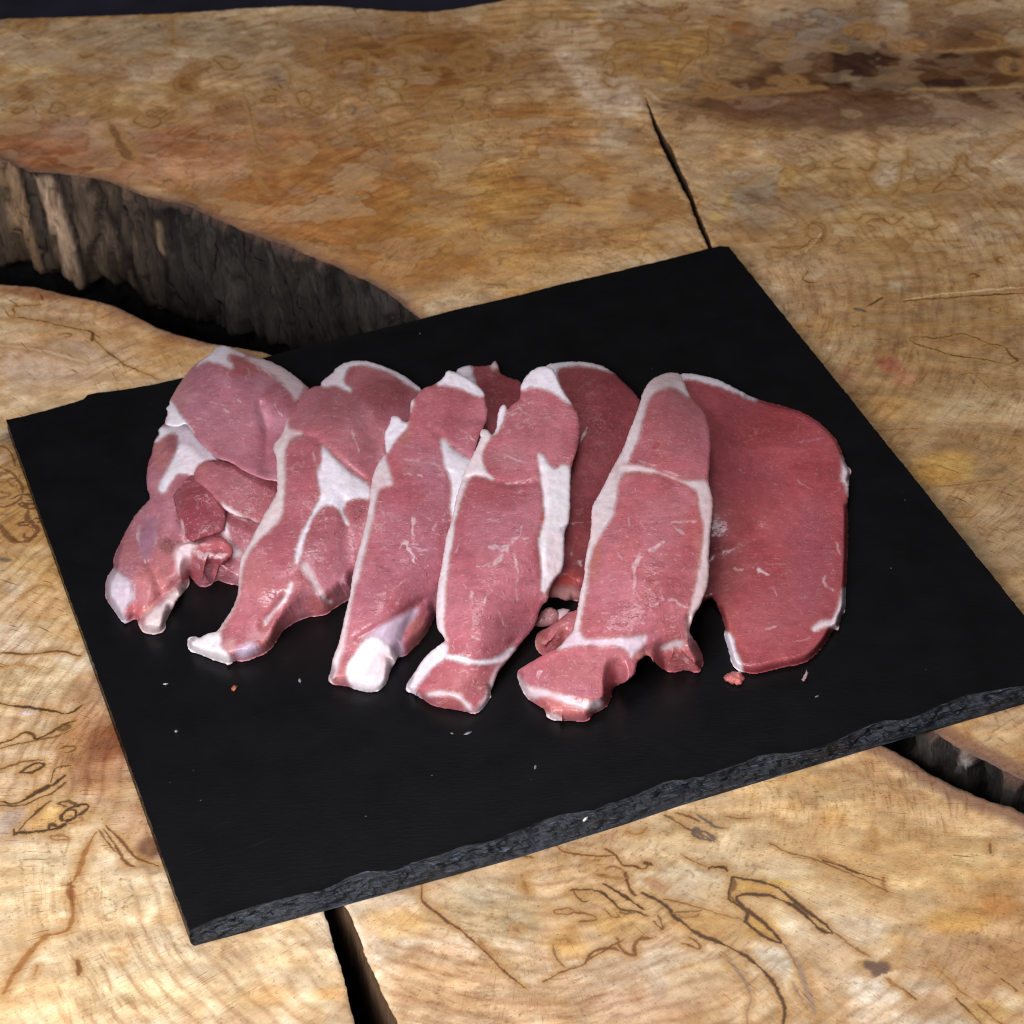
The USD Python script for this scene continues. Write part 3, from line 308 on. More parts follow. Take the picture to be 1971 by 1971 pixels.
for (z, x0, y0, x1, y1, cnt, r0, r1) in (('Z7', 640, 150, 1880, 420, 24, 8, 26), ('Z8', 320, 60, 1100, 340, 14, 8, 24), ('Z8', 1250, 560, 1900, 900, 12, 7, 18), ('Z8', 1180, 90, 1930, 300, 7, 10, 26), ('W4', 20, 840, 560, 1150, 4, 6, 14), ('W2', 0, 960, 230, 1400, 5, 6, 14), ('Z7', 60, 120, 640, 460, 6, 8, 22), ('W1', 150, 30, 1300, 900, 8, 6, 16), ('W2', 0, 220, 110, 560, 10, 7, 16)):
    for _ in range(cnt):
        cx, cy, rr = br.uniform(x0, x1), br.uniform(y0, y1), br.uniform(r0, r1); an = np.linspace(0, 2 * np.pi, 9)[:-1] + br.uniform(0, 6); q = rr * ZO[z][2] * br.uniform(.55, 1.3, 8)
        el = br.uniform(1, 2.2) if z in ('W4', 'W2') else br.uniform(.9, 1.6); pts = np.c_[cx + el * q * np.cos(an), cy + .62 * q * np.sin(an)]
        if br.uniform() < .75: FILL.append((z, pts, [(0.36, 0.19, 0.075), (0.44, 0.27, 0.12), (0.58, 0.44, 0.28), (0.40, 0.29, 0.20), (0.27, 0.14, 0.06)][br.integers(5)], br.uniform(.35, .75)))
        k = br.integers(4, 9); LINES.append((z, np.vstack([pts, pts])[:k + 1], br.uniform(4, 8), [BR, DK, (0.22, 0.11, 0.045)][br.integers(3)], br.uniform(.4, .8)))
lp, lr, lc, ls = [], [], [], []
for k, (z, pts, w, c, s) in enumerate(LINES):
    q = resample(chaikin(px(z, pts), 2, False), 1.5, False)
    am = min(9.0, 4.0 + 0.4 * w)
    q = q + am * np.c_[n2(q, 0.05, k) - 0.5, n2(q, 0.05, k + 90) - 0.5] + 3.4 * np.c_[n2(q, 0.2, k + 3) - 0.5, n2(q, 0.25, k + 93) - 0.5]
    t = np.linspace(0, 1, len(q)); taper = 0.55 + 0.45 * np.minimum(1, np.minimum(t, 1 - t) * 8)
    w = 1.35 * w / ZO[z][2]; wid = 0.5 * w * (0.35 + 1.3 * smooth(n2(q, 0.05, k + 40), .3, .7)) * taper
    if z in ('Z7', 'Z8'): s = s * .62; wid = wid * 1.2
    else: s = min(1.0, s * 1.15); wid = wid * .95
    lp.append(q); lr.append(wid); lc.append(np.tile(c, (len(q), 1))); ls.append(np.full(len(q), s) * (0.75 + 0.5 * n2(q, 0.03, k + 60)))
lp, lr, lc, ls = map(np.concatenate, (lp, lr, lc, ls))
LT = cKDTree(W(lp))

def cn_(x, w=.2): return smooth(x, .5 - w, .5 + w)
def wood_tone(xy):
    """albedo of the sawn face at points of its plane"""
    p3 = np.c_[xy, np.full(len(xy), ZW)]; uv = proj(p3)
    c = np.tile((0.575, 0.40, 0.225), (len(xy), 1))
    big = n2(xy, 14, 11, 4); c = mixc(c, smooth(big, .5, .72) * .5, (0.46, 0.28, 0.13)); c = mixc(c, smooth(1 - big, .52, .75) * .55, (0.62, 0.49, 0.34))
    for sd, sc, col, am in ((171, 55, (0.42, 0.25, 0.10), .45), (173, 95, (0.50, 0.31, 0.11), .4), (175, 38, (0.64, 0.52, 0.37), .45), (177, 150, (0.40, 0.27, 0.15), .3)):
        f = n2(np.c_[xy[:, 0] * .75 + .4 * xy[:, 1], xy[:, 1] * 1.2 - .3 * xy[:, 0]], sc, sd, 4); c = mixc(c, am * smooth(f, .53, .62), col)
    wx = xy + 0.012 * np.c_[n2(xy, 40, 21) - .5, n2(xy, 40, 22) - .5]
    puv = uv + 34 * np.c_[n2(xy, 60, 31) - .5, n2(xy, 60, 32) - .5] + 14 * np.c_[n2(xy, 260, 33) - .5, n2(xy, 260, 34) - .5]
    for k, (z, u, v, ru, rv, col, s) in enumerate(PATCH):
        x0, y0, sc = ZO[z]; cu, cv = u / sc + x0, v / sc + y0
        d = ((puv[:, 0] - cu) / (ru / sc)) ** 2 + ((puv[:, 1] - cv) / (rv / sc)) ** 2
        near = d < 4
        if near.any():
            e = np.zeros(len(xy)); e[near] = s * (1 - smooth(np.sqrt(d[near]), .55, 1.35)); c = mixc(c, e, col)
    fuv = uv + 9 * np.c_[n2(uv, .03, 35) - .5, n2(uv, .03, 36) - .5] + 6 * np.c_[n2(uv, .12, 37) - .5, n2(uv, .12, 38) - .5]
    for z, pts, col, s in FILL:
        q = px(z, pts); b0, b1 = q.min(0) - 12, q.max(0) + 12; near = ((fuv > b0) & (fuv < b1)).all(1)
        if near.any():
            e = np.zeros(len(xy)); e[near] = s * smooth(sdist(fuv[near], chaikin(q, 2)), -2, 5); c = mixc(c, e * (.6 + .6 * n2(xy, 150, 39)), col)
    # mottling and streaks
    st = n2(np.c_[wx[:, 0] * 0.35 + wx[:, 1] * 0.06, wx[:, 1]], 240, 41, 4); c = c * (0.86 + 0.27 * cn_(st, .24))[:, None]
    mo = n2(wx, 130, 42, 4); m_ = cn_(mo); c = c * np.stack([0.91 + 0.15 * m_, 0.86 + 0.23 * m_, 0.80 + 0.31 * m_], 1)
    m2 = cn_(n2(wx, 420, 43, 3)); c = c * np.stack([0.95 + 0.08 * m2, 0.93 + 0.12 * m2, 0.90 + 0.17 * m2], 1)
    # growth rings round the pith of each log
    for (z, cu, cv, spc, amt) in (('far', 0.02, 0.17, 0.0075, .16), ('near', 0.015, -0.13, 0.0062, .20)):
        pith = np.array([cu, cv])
        r = np.linalg.norm(wx - pith, axis=1) + 0.01 * n2(xy, 25, 51)
        ring = np.abs(((r / spc) % 1) - .5) * 2; side_ = smooth(xy[:, 1] - (.19 - 1.0 * (xy[:, 0] + .26)), -.02, .02); side_ = side_ if z == 'far' else 1 - side_
        e = amt * smooth(ring, .5, 1) * smooth(n2(xy, 20, 52), .38, .55) * side_; c = c * (1 - e[:, None] * np.array([.8, 1.1, 1.3]))
    # spalted blotches: filled cells with a dark outline, mostly towards the back
    for sd, sc, cut, amt, fill in ((161, 42, .56, .55, (0.34, 0.18, 0.07)), (163, 75, .58, .45, (0.40, 0.29, 0.20)), (165, 60, .57, .5, (0.56, 0.42, 0.26))):
        f = meshkit.fbm(np.c_[wx[:, 0] * sc * .7, wx[:, 1] * sc, np.full(len(xy), sd)], 4, sd)
        zone = smooth(xy[:, 1], .12, .26) * .85 + .15 + .3 * smooth(n2(xy, 12, sd + 1), .5, .6)
        c = mixc(c, zone * amt * .6 * smooth(f, cut, cut + .05), fill); c = mixc(c, zone * .28 * (1 - smooth(np.abs(f - cut), .003, .012)), (0.17, 0.09, 0.045))
    # thin zone lines that wander between the traced ones
    for sd, cut, sc, msk in ((61, .5, 55, 62), (63, .47, 90, 64)):
        f = meshkit.fbm(np.c_[wx * sc, np.full(len(xy), sd)], 3, sd); gd = 0.012
        on = smooth(n2(xy, 18, msk), .52, .62)
        c = mixc(c, on * (1 - smooth(np.abs(f - cut), gd * .4, gd)) * .4, (0.2, 0.11, 0.05))
    pv = np.array((0.46, 0.305, 0.16)); c = pv * (np.maximum(c, .004) / pv) ** 1.5
    sd_ = smooth(xy[:, 1] - (.19 - 1.0 * (xy[:, 0] + .26)), -.02, .02)[:, None]; c = c * (1 - sd_ * np.array([.06, .15, .27]))
    # darker, redder rim along the bark of both slices
    wr = smooth(uv[:, 0], 1450, 1700)
    for line in (ff, nt):
        d = cKDTree(line).query(xy)[0] + 0.004 * (n2(xy, 90, 71) - .5)
        c = mixc(c, (1 - smooth(d, .0008 + .003 * wr, .0075 + .0015 * wr)) * (.7 + .2 * wr), (0.23, 0.115, 0.065)); c = mixc(c, (1 - smooth(d, .0003, .002)) * .75, (0.09, 0.055, 0.04))
    # traced marks
    d, j = LT.query(xy, k=2)
    for q in (1, 0):
        r = lr[j[:, q]] * 0.000195; w = 1 - smooth(d[:, q], r * 0.55, r * 1.25 + 0.0002)
        halo = 1 - smooth(d[:, q], r, r * 3.5 + 0.0022)
        c = mixc(c, halo * .45, (0.40, 0.215, 0.07)); c = mixc(c, w * np.clip(ls[j[:, q]], 0, 1), 0)if False else c * (1 - (w * np.clip(ls[j[:, q]], 0, 1))[:, None]) + lc[j[:, q]] * (w * np.clip(ls[j[:, q]], 0, 1))[:, None]
    return np.clip(c, 0.008, 0.80)

def in_view(xy, pad):
    uv = proj(np.c_[xy, np.full(len(xy), ZW)]); return (uv[:, 0] > -pad) & (uv[:, 0] < NPX + pad) & (uv[:, 1] > -pad) & (uv[:, 1] < NPX + pad)
SL = W(px('N', [(60, 820), (1385, 520), (1990, 1290), (385, 1740)])); SLP = Polygon(SL)
def cut_face(poly, seed):
    x0, y0, x1, y1 = poly.bounds; r = np.random.default_rng(seed)
    def grid(h):
        gx, gy = np.meshgrid(np.arange(x0, x1, h), np.arange(y0, y1, h * .87)); gx = gx + (np.arange(len(gx)) % 2)[:, None] * h / 2
        p = np.c_[gx.ravel(), gy.ravel()]; return p + r.uniform(-.2 * h, .2 * h, p.shape)
    fine = grid(0.00088); hid = shapely.contains_xy(SLP, fine[:, 0], fine[:, 1]); fine = fine[in_view(fine, 30) & ~hid]
    coarse = grid(0.005); hid = shapely.contains_xy(SLP, coarse[:, 0], coarse[:, 1]); coarse = coarse[hid | ~in_view(coarse, 34)]
    lw = W(lp); L = np.concatenate([lw + r.normal(0, 1, lw.shape) * (lr * 0.0002 * k + 0.0001)[:, None] for k in (.2, .7, .7, 1.2, 1.2, 1.8)])
    p = np.vstack([fine, coarse, L]); p = p[shapely.contains_xy(poly.buffer(-0.0003), p[:, 0], p[:, 1])]
    bnd = [np.array(poly.exterior.coords)[:-1]] + [np.array(i.coords)[:-1] for i in poly.interiors]
    p = np.vstack(bnd + [p]); p = p[np.sort(np.unique(np.round(p, 6), axis=0, return_index=True)[1])]
    t = Delaunay(p).simplices; cen = p[t].mean(1); t = t[shapely.contains_xy(poly, cen[:, 0], cen[:, 1])]
    a = p[t]; cr = (a[:, 1, 0] - a[:, 0, 0]) * (a[:, 2, 1] - a[:, 0, 1]) - (a[:, 1, 1] - a[:, 0, 1]) * (a[:, 2, 0] - a[:, 0, 0]); t[cr < 0] = t[cr < 0][:, ::-1]
    col = wood_tone(p)
    bd = cKDTree(np.vstack(bnd)).query(p)[0]
    z = ZW + 0.0003 * (n2(p, 60, seed) - .75) * 1 + 0.00016 * (n2(p, 500, seed + 1) - .5) - 0.0006 * (1 - smooth(bd, 0, .0010)) ** 2
    lum = col.mean(1); z = np.minimum(z, ZW - 0.00002)
    return np.c_[p, z], t, col, bnd
def wall(loop, closed, z0, z1, rows, out_sign, amp, colfn, seed, rag=0.0, under=0.0, blocky=0.0):
    """a rough wall hanging from an edge line"""
    loop = np.asarray(loop); n = len(loop)
    tg = (np.roll(loop, -1, 0) - np.roll(loop, 1, 0)) if closed else np.gradient(loop, axis=0)
    tg /= np.linalg.norm(tg, axis=1, keepdims=True) + 1e-12; nr = np.c_[tg[:, 1], -tg[:, 0]] * out_sign
    s = np.r_[0, np.cumsum(np.linalg.norm(np.diff(loop, axis=0), axis=1))]
    t = np.linspace(0, 1, rows) ** 1.3; T, S = np.meshgrid(t, s, indexing='ij')
    rg = rag * (meshkit.fbm(np.c_[S[0] * 130, np.full(n, 2.0), np.full(n, seed)], 3, seed) - .3)
    Zz = z0 + (z1 - z0) * T + (rg[None] * T)
    q = np.c_[S.ravel() * 110 + 0.8 * meshkit.fbm(np.c_[S.ravel() * 30, T.ravel() * 3, np.zeros(S.size)], 2, seed), T.ravel() * 1.6, np.full(S.size, seed * 1.0)]
    d = amp * (meshkit.fbm(q, 4, seed) - .5) + amp * .35 * (meshkit.fbm(np.c_[S.ravel() * 420, T.ravel() * 14, np.zeros(S.size)], 3, seed + 3) - .5)
    if blocky:
        bw = S * 95 + 2.2 * (meshkit.fbm(np.c_[S.ravel() * 40, T.ravel() * 5, np.full(S.size, 4.0)], 3, seed + 5).reshape(S.shape) - .5)
        bi = np.floor(bw).astype(int); bf = bw - bi; hb = np.random.default_rng(seed).uniform(0, 1, (400, 3)); bi = bi % 400
        tcut = .05 + .32 * hb[bi, 1] + .03 * np.sin(S * 900)
        blk = blocky * (hb[bi, 0] - .5) + blocky * .8 * smooth(T, tcut, tcut + .012) * (hb[bi, 2] - .6) - blocky * .9 * (1 - smooth(np.minimum(bf, 1 - bf), .02, .13))
        d = d + blk.ravel()
    d = d.reshape(T.shape) * smooth(T, 0, .025) - under * smooth(T + .10 * (meshkit.fbm(np.c_[S.ravel() * 90, np.zeros(S.size), np.full(S.size, 7.0)], 3, seed + 9).reshape(T.shape) - .5) - .02 * np.sin(S * 60), .48, .52)
    X = loop[None, :, 0] + nr[None, :, 0] * d; Y = loop[None, :, 1] + nr[None, :, 1] * d
    v = np.stack([X, Y, Zz], -1).reshape(-1, 3); i = np.arange(rows * n).reshape(rows, n)
    j = np.roll(i, -1, 1) if closed else i[:, 1:]; i = i if closed else i[:, :-1]
    f = np.concatenate([np.stack([i[:-1], j[:-1], j[1:]], -1).reshape(-1, 3), np.stack([i[:-1], j[1:], i[1:]], -1).reshape(-1, 3)])
    fn = np.cross(v[f[:, 1]] - v[f[:, 0]], v[f[:, 2]] - v[f[:, 0]]); ctrn = np.einsum('ij,ij->i', fn[:, :2], np.repeat(np.vstack([nr[:, :]]), 1, 0)[(f[:, 0] % n)])
    if ctrn.mean() < 0: f = f[:, ::-1]
    return v, f, colfn(S.ravel(), T.ravel(), d.ravel() / amp, v)
def bark_far(S, T, d, v):
    uv = proj(np.c_[v[:, :2], np.full(len(v), ZW)])[:, 0]
    warm = 1 - smooth(uv, 190, 330)
    c = np.tile((0.033, 0.027, 0.022), (len(S), 1)); c = mixc(c, warm, (0.13, 0.09, 0.06))
    c = mixc(c, smooth(uv, 1500, 1650), (0.020, 0.017, 0.014))
    c = mixc(c, smooth(n2(np.c_[S, T * .02], 55, 5), .5, .62) * .45, (0.085, 0.072, 0.06))
    c = mixc(c, (1 - smooth(np.abs(uv - 78 - 65 * T), 12, 24)) * smooth(T, 0.02, .05), (0.62, 0.43, 0.28)); c = mixc(c, (1 - smooth(np.abs(uv - 6 - 45 * T), 16, 34)), (0.40, 0.25, 0.14))
    c = mixc(c, (1 - smooth(np.abs(uv - 300), 5, 10)) * smooth(T, .06, .1) * (1 - smooth(T, .2, .24)), (0.35, 0.24, 0.14))
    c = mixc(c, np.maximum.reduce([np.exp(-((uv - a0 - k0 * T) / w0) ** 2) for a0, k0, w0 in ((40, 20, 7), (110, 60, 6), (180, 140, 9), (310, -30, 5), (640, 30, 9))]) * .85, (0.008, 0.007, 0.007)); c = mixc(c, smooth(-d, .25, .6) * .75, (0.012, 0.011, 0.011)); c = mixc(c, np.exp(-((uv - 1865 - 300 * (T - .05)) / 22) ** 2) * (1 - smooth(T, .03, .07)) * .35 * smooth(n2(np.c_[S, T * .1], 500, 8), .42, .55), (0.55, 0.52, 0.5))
    c = mixc(c, (1 - smooth(T, 0, .03)) * .6, (0.14, 0.07, 0.045)); c = mixc(c, smooth(T, .48, .53), (0.008, 0.007, 0.007))  # undercut lower wall near black: shade of the deep gap put into the colour
    return c * (0.75 + 0.5 * meshkit.fbm(np.c_[S * 300, T * 9, S * 0], 3, 17))[:, None]
def bark_dark(S, T, d, v): return np.tile((0.10, 0.06, 0.035), (len(S), 1)) * (0.5 + meshkit.fbm(np.c_[S * 200, T * 6, S * 0], 3, 27))[:, None]
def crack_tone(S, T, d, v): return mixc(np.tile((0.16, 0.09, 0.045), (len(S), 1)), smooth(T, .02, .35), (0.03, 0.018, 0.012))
def fan_bottom(poly, z):
    p = np.array(poly.exterior.simplify(0.004).coords)[:-1]; t = Delaunay(p).simplices; cen = p[t].mean(1); t = t[shapely.contains_xy(poly, cen[:, 0], cen[:, 1])]
    return np.c_[p, np.full(len(p), z)], t
for poly, whole, edge, crack, seed, label in ((far_top, far_poly, ff, cf, 101, 'far spalted wooden log slice with bark edge and narrow dark crack, behind the slate'),
                                        (near_topp, near_poly, nt, cn, 202, 'near spalted wooden log slice with a wide open crack, under the front of the slate')):
    path = thing('log_slice'); tag(stage.GetPrimAtPath(path), label, 'log slice')
    v, t, col, bnd = cut_face(poly, seed)
    put(path, 'sawn_face', v, t, M['wood_far' if seed == 101 else 'wood_near'], col=col)
    zt = ZW - 0.0006
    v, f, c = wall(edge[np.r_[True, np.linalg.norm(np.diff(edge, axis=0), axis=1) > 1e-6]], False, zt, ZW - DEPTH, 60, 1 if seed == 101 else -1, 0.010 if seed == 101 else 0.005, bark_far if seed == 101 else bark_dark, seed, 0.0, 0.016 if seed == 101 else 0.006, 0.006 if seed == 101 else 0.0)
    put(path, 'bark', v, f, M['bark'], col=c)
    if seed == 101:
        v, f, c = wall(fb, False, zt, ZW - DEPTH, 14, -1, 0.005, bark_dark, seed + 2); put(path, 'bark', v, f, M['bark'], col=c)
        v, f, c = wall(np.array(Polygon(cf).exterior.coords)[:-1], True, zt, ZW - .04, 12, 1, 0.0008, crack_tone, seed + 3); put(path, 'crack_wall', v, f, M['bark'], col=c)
    else:
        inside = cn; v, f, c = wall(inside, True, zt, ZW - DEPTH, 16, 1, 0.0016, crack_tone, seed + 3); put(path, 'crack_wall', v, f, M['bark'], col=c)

# ------------------------------------------------------------------ slate board
A_, B_, C_, D_ = (unproj(px('N', [q]), 0)[0, :2] for q in ((6.6, 808.6), (1403, 474.8), (2059.5, 1294.6), (364, 1790)))
front_top = np.vstack([px('N', [(364, 1792)]), px('W3', [(230,1120),(330,1085),(480,1040),(600,1010),(680,1000),(740,970),(800,940),(860,917),(930,915),(990,915),(1060,880),(1100,870),(1180,845),(1280,810),(1350,800),(1400,790),(1450,765),(1520,740),(1600,705),(1680,680),(1760,670),(1810,665),(1860,640),(1932,620)]),
                       px('W4', [(330,600),(390,575),(450,545),(540,535),(600,525),(700,490),(780,465),(830,440),(900,430),(960,430),(1050,415),(1150,380),(1220,345),(1300,310),(1350,295),(1430,290),(1500,270),(1560,240),(1640,210),(1700,185),(1780,175),(1850,160),(1932,150)]), px('N', [(2010, 1308), (2059.5, 1294.6)])])
front_bot = np.vstack([px('N', [(374, 1821)]), px('W3', [(700,1080),(1100,970),(1500,860),(1932,725)]), px('W4', [(500,650),(900,530),(1300,410),(1932,226)]), px('N', [(2075, 1322)])])
back_top = np.vstack([px('N', [(1403, 474.8), (1385, 473), (1350, 482), (1280, 500), (1180, 524), (1080, 547), (980, 573), (880, 595), (780, 622), (700, 640), (600, 664), (500, 690), (400, 716), (300, 739), (240, 750), (186, 756), (168, 760), (160, 769), (100, 787), (50, 800), (12, 808)])])
ST = 0.0065
ftw, fbw, btw = unproj(front_top, 0)[:, :2], unproj(front_bot, -ST)[:, :2], unproj(back_top, 0)[:, :2]
def seg(a, b, n): t = np.linspace(0, 1, n)[:, None]; return np.asarray(a) * (1 - t) + np.asarray(b) * t
h = 0.0007
def rs(p): return resample(p, h, False)
s1 = rs(ftw); s2 = rs(seg(ftw[-1], B_, 3)); s3 = rs(btw); s4 = rs(seg(btw[-1], ftw[0], 3))
nf = len(s1)
b1 = resample(fbw, 1, False)
def along(p, n): L = np.r_[0, np.cumsum(np.linalg.norm(np.diff(p, axis=0), axis=1))]; t = np.linspace(0, L[-1], n); return np.stack([np.interp(t, L, p[:, k]) for k in range(2)], 1)
fb_line = along(fbw, nf)
top = np.vstack([s1, s2[1:], s3[1:], s4[1:-1]]); nT = len(top)
ce = top.mean(0)
tg = np.roll(top, -2, 0) - np.roll(top, 2, 0); nr = np.c_[tg[:, 1], -tg[:, 0]]; nr /= np.linalg.norm(nr, axis=1, keepdims=True) + 1e-12
if ((top - ce) * nr).sum(1).mean() < 0: nr = -nr
bot = top + nr * 0.0001; bot[:nf] = fb_line
bl = 6; 
for k in range(bl): bot[nf - 1 + k] = bot[nf - 1 + k] * (k / bl) + fb_line[-1] * (1 - k / bl)
top = top + nr * (0.0009 * (n2(top, 300, 81) - .5) + 0.0005 * (n2(top, 900, 82) - .5))[:, None]
rows = 13; t = np.linspace(0, 1, rows)
Sg = np.arange(nT) * h
verts = []
for k, tt in enumerate(t):
    base = top * (1 - tt) + bot * tt; wdt = np.linalg.norm(bot - top, axis=1)
    lay = meshkit.fbm(np.c_[Sg * 70, np.full(nT, tt * 3.2), np.full(nT, 1.0)], 4, 91); lay2 = meshkit.fbm(np.c_[Sg * 260, np.full(nT, tt * 6), np.full(nT, 3.0)], 3, 92)
    env = math.sin(math.pi * tt) ** .6 if 0 < tt < 1 else 0
    step = np.round(lay * 7) / 7
    z = -ST * tt + np.where(np.arange(nT) < nf, 1, .4) * env * 0.0045 * (0.6 * step + 0.4 * lay - .45)
    o = env * (0.0030 * (lay2 - .5) + 0.0008 * (lay - .5)) * np.where(np.arange(nT) < nf, 1, .3)
    z = np.clip(z, -ST, -0.00005 if k else 0)
    verts.append(np.c_[base + nr * o[:, None], z])
side = np.vstack(verts); i = np.arange(rows * nT).reshape(rows, nT); j = np.roll(i, -1, 1)
sf = np.concatenate([np.stack([i[:-1], j[:-1], j[1:]], -1).reshape(-1, 3), np.stack([i[:-1], j[1:], i[1:]], -1).reshape(-1, 3)])
fn = np.cross(side[sf[:, 1]] - side[sf[:, 0]], side[sf[:, 2]] - side[sf[:, 0]])
if (fn[:, :2] * (side[sf[:, 0]][:, :2] - ce)).sum() < 0: sf = sf[:, ::-1]
sp = Polygon(top).buffer(0)
x0, y0, x1, y1 = sp.bounds; gx, gy = np.meshgrid(np.arange(x0, x1, .0025), np.arange(y0, y1, .0025)); gp = np.c_[gx.ravel(), gy.ravel()]; gp = gp[shapely.contains_xy(sp.buffer(-0.0012), gp[:, 0], gp[:, 1])]
tp = np.vstack([top, gp]); tt_ = Delaunay(tp).simplices; cen = tp[tt_].mean(1); tt_ = tt_[shapely.contains_xy(sp, cen[:, 0], cen[:, 1])]
a = tp[tt_]; cr = (a[:, 1, 0] - a[:, 0, 0]) * (a[:, 2, 1] - a[:, 0, 1]) - (a[:, 1, 1] - a[:, 0, 1]) * (a[:, 2, 0] - a[:, 0, 0]); tt_[cr < 0] = tt_[cr < 0][:, ::-1]
tz = np.r_[np.zeros(nT), -0.00015 * meshkit.fbm(np.c_[gp * 40, np.zeros(len(gp))], 3, 95)]
sb = thing('slate_board'); tag(stage.GetPrimAtPath(sb), 'black slate serving board with chipped grey edges under the meat slices', 'slate board')
put(sb, 'top_face', np.c_[tp, tz], tt_, M['slate'])
bpoly = Polygon(bot).buffer(0)
fe = (sf % nT).max(1) < nf
put(sb, 'chipped_edge', side, sf[fe], M['slate_edge'], smooth_=False)
put(sb, 'cut_edge', side, sf[~fe], M['slate'], smooth_=False)

# ------------------------------------------------------------------ meat
LEAN, FAT = np.array((0.36, 0.105, 0.118)), np.array((0.74, 0.64, 0.67))
def sheet(path, origin, outline, ctrl, thick=9.0, regions=(), tints=(), veins=(), creases=(), seed=0, lean=LEAN, rnd=2.4, part='muscle', lumps=0.5, step=1.75, flat=.45, wallk=1.1):
    """one flap of meat: a closed body whose upper skin passes through the control heights (mm above the slate)"""
    ol = np.vstack([px(z, p) for z, p in outline]); ol = resample(chaikin(ol, 2), step)
    ol = ol + 3.2 * np.c_[n2(ol, .045, seed) - .5, n2(ol, .045, seed + 1) - .5] + 4.0 * np.c_[n2(ol, .24, seed + 2) - .5, n2(ol, .2, seed + 3) - .5]
    pg = Polygon(ol).buffer(0)
    if pg.geom_type != 'Polygon': pg = max(pg.geoms, key=lambda g: g.area)
    ol = np.array(pg.exterior.coords)[:-1]
    x0, y0, x1, y1 = pg.bounds; gx, gy = np.meshgrid(np.arange(x0, x1, step), np.arange(y0, y1, step * .87)); gx = gx + (np.arange(len(gx)) % 2)[:, None] * step / 2
    gp = np.c_[gx.ravel(), gy.ravel()]; gp = gp[shapely.contains_xy(pg.buffer(-step * .6), gp[:, 0], gp[:, 1])]
    p = np.vstack([ol, gp]); nb = len(ol)
    t = Delaunay(p).simplices; cen = p[t].mean(1); t = t[shapely.contains_xy(pg, cen[:, 0], cen[:, 1])]
    d = cKDTree(resample(ol, .6)).query(p)[0]; d[:nb] = 0
    cu = np.vstack([px(z, [(u, v)]) for z, u, v, h in ctrl]); ch = np.array([q[3] for q in ctrl], float)
    ch = ch + flat * (ch.max() - ch) * smooth(ch, 11, 14.5)
    cu0, low0 = cu, ch <= 2.6
    de = cKDTree(resample(ol, 1.0)).query(cu)[0]; keep = ~((ch > 7.5) & (de < 30)) ; keep = keep if (keep & (ch > 2.6)).sum() >= 6 else np.ones(len(ch), bool)
    cu, ch = cu[keep], ch[keep]; low = ch <= 2.6
    if (~low).sum() < 5: low[:] = False
    zz = RBFInterpolator(cu[~low] / 100, ch[~low], kernel='thin_plate_spline', smoothing=0.08 if seed < 400 else 0.5)(p / 100)
    dm = d / 5.2                                                     # mm
    zz = zz + lumps * 1.4 * (n2(p, .012, seed + 5, 3) - .5) + lumps * .7 * (n2(p, .06, seed + 6, 3) - .5)
    if low.any() and wallk > 0:
        oc = resample(ol, .6); ks = 41; oc = np.stack([np.convolve(np.r_[oc[-ks:, q], oc[:, q], oc[:ks, q]], np.ones(ks) / ks, 'same')[ks:-ks] for q in range(2)], 1); con = low0[cKDTree(cu0).query(oc)[1]]
        if con.any():
            oq = oc[con]; dg, jg = cKDTree(oq).query(p); vy = np.clip((oq[jg, 1] - p[:, 1]) / np.maximum(dg, 1e-6), 0, 1); ramp = .5 + dg * wallk * (2.4 - 1.3 * vy) / 4.1
            kk = 1.6; hh = np.clip(.5 + .5 * (ramp - zz) / kk, 0, 1); zz = ramp * (1 - hh) + zz * hh - kk * hh * (1 - hh)
    rr = np.clip(1 - dm / rnd, 0, 1); zz = zz - rnd * .45 * (1 - np.sqrt(np.maximum(0, 1 - rr ** 2)))
    col = np.tile(np.asarray(lean, float), (len(p), 1))
    nz = n2(p, .015, seed + 8, 4); col = mixc(col, smooth(nz, .48, .66) * .6, np.asarray(lean) * (1.18, 1.5, 1.45)); col = mixc(col, smooth(1 - nz, .48, .66) * .55, np.asarray(lean) * (.82, .62, .62))
    nf = n2(np.c_[p[:, 0] * .35 + .1 * p[:, 1], p[:, 1]], .06, seed + 4, 4); col = col * (0.9 + .2 * smooth(nf, .3, .7))[:, None]
    nw = n2(p, .0065, seed + 19, 3); col = mixc(col, smooth(nw, .5, .62) * .45, np.asarray(lean) * (.95, 1.25, 1.35)); col = col * np.array((1.15, 1.02, 1.06)) * (np.array((1.08, .98, .96)) if part == 'back_muscle' and seed == 710 else 1)
    for z, u, v, ru, rv, c, s in tints:
        x0, y0, sc = ZO[z]; q = p + 34 * np.c_[n2(p, .03, seed + 9) - .5, n2(p, .04, seed + 10) - .5]
        e = np.sqrt(((q[:, 0] - u / sc - x0) / (ru / sc)) ** 2 + ((q[:, 1] - v / sc - y0) / (rv / sc)) ** 2); col = mixc(col, s * (1 - smooth(e, .45, 1.25)), c)
    # fine marbling
    wp = p + 9 * np.c_[n2(p, .03, seed + 11) - .5, n2(p, .03, seed + 12) - .5]
    mb = np.abs(n2(np.c_[wp[:, 0] * .8, wp[:, 1] * 1.6], .055, seed + 13, 3) - .5); on = smooth(n2(p, .02, seed + 14, 2), .52, .68)
    col = mixc(col, on * (1 - smooth(mb, .006, .022)) * (.15 if 'back' in part else .5), (0.66, 0.42, 0.43))
    reg = np.full(len(p), -1); 
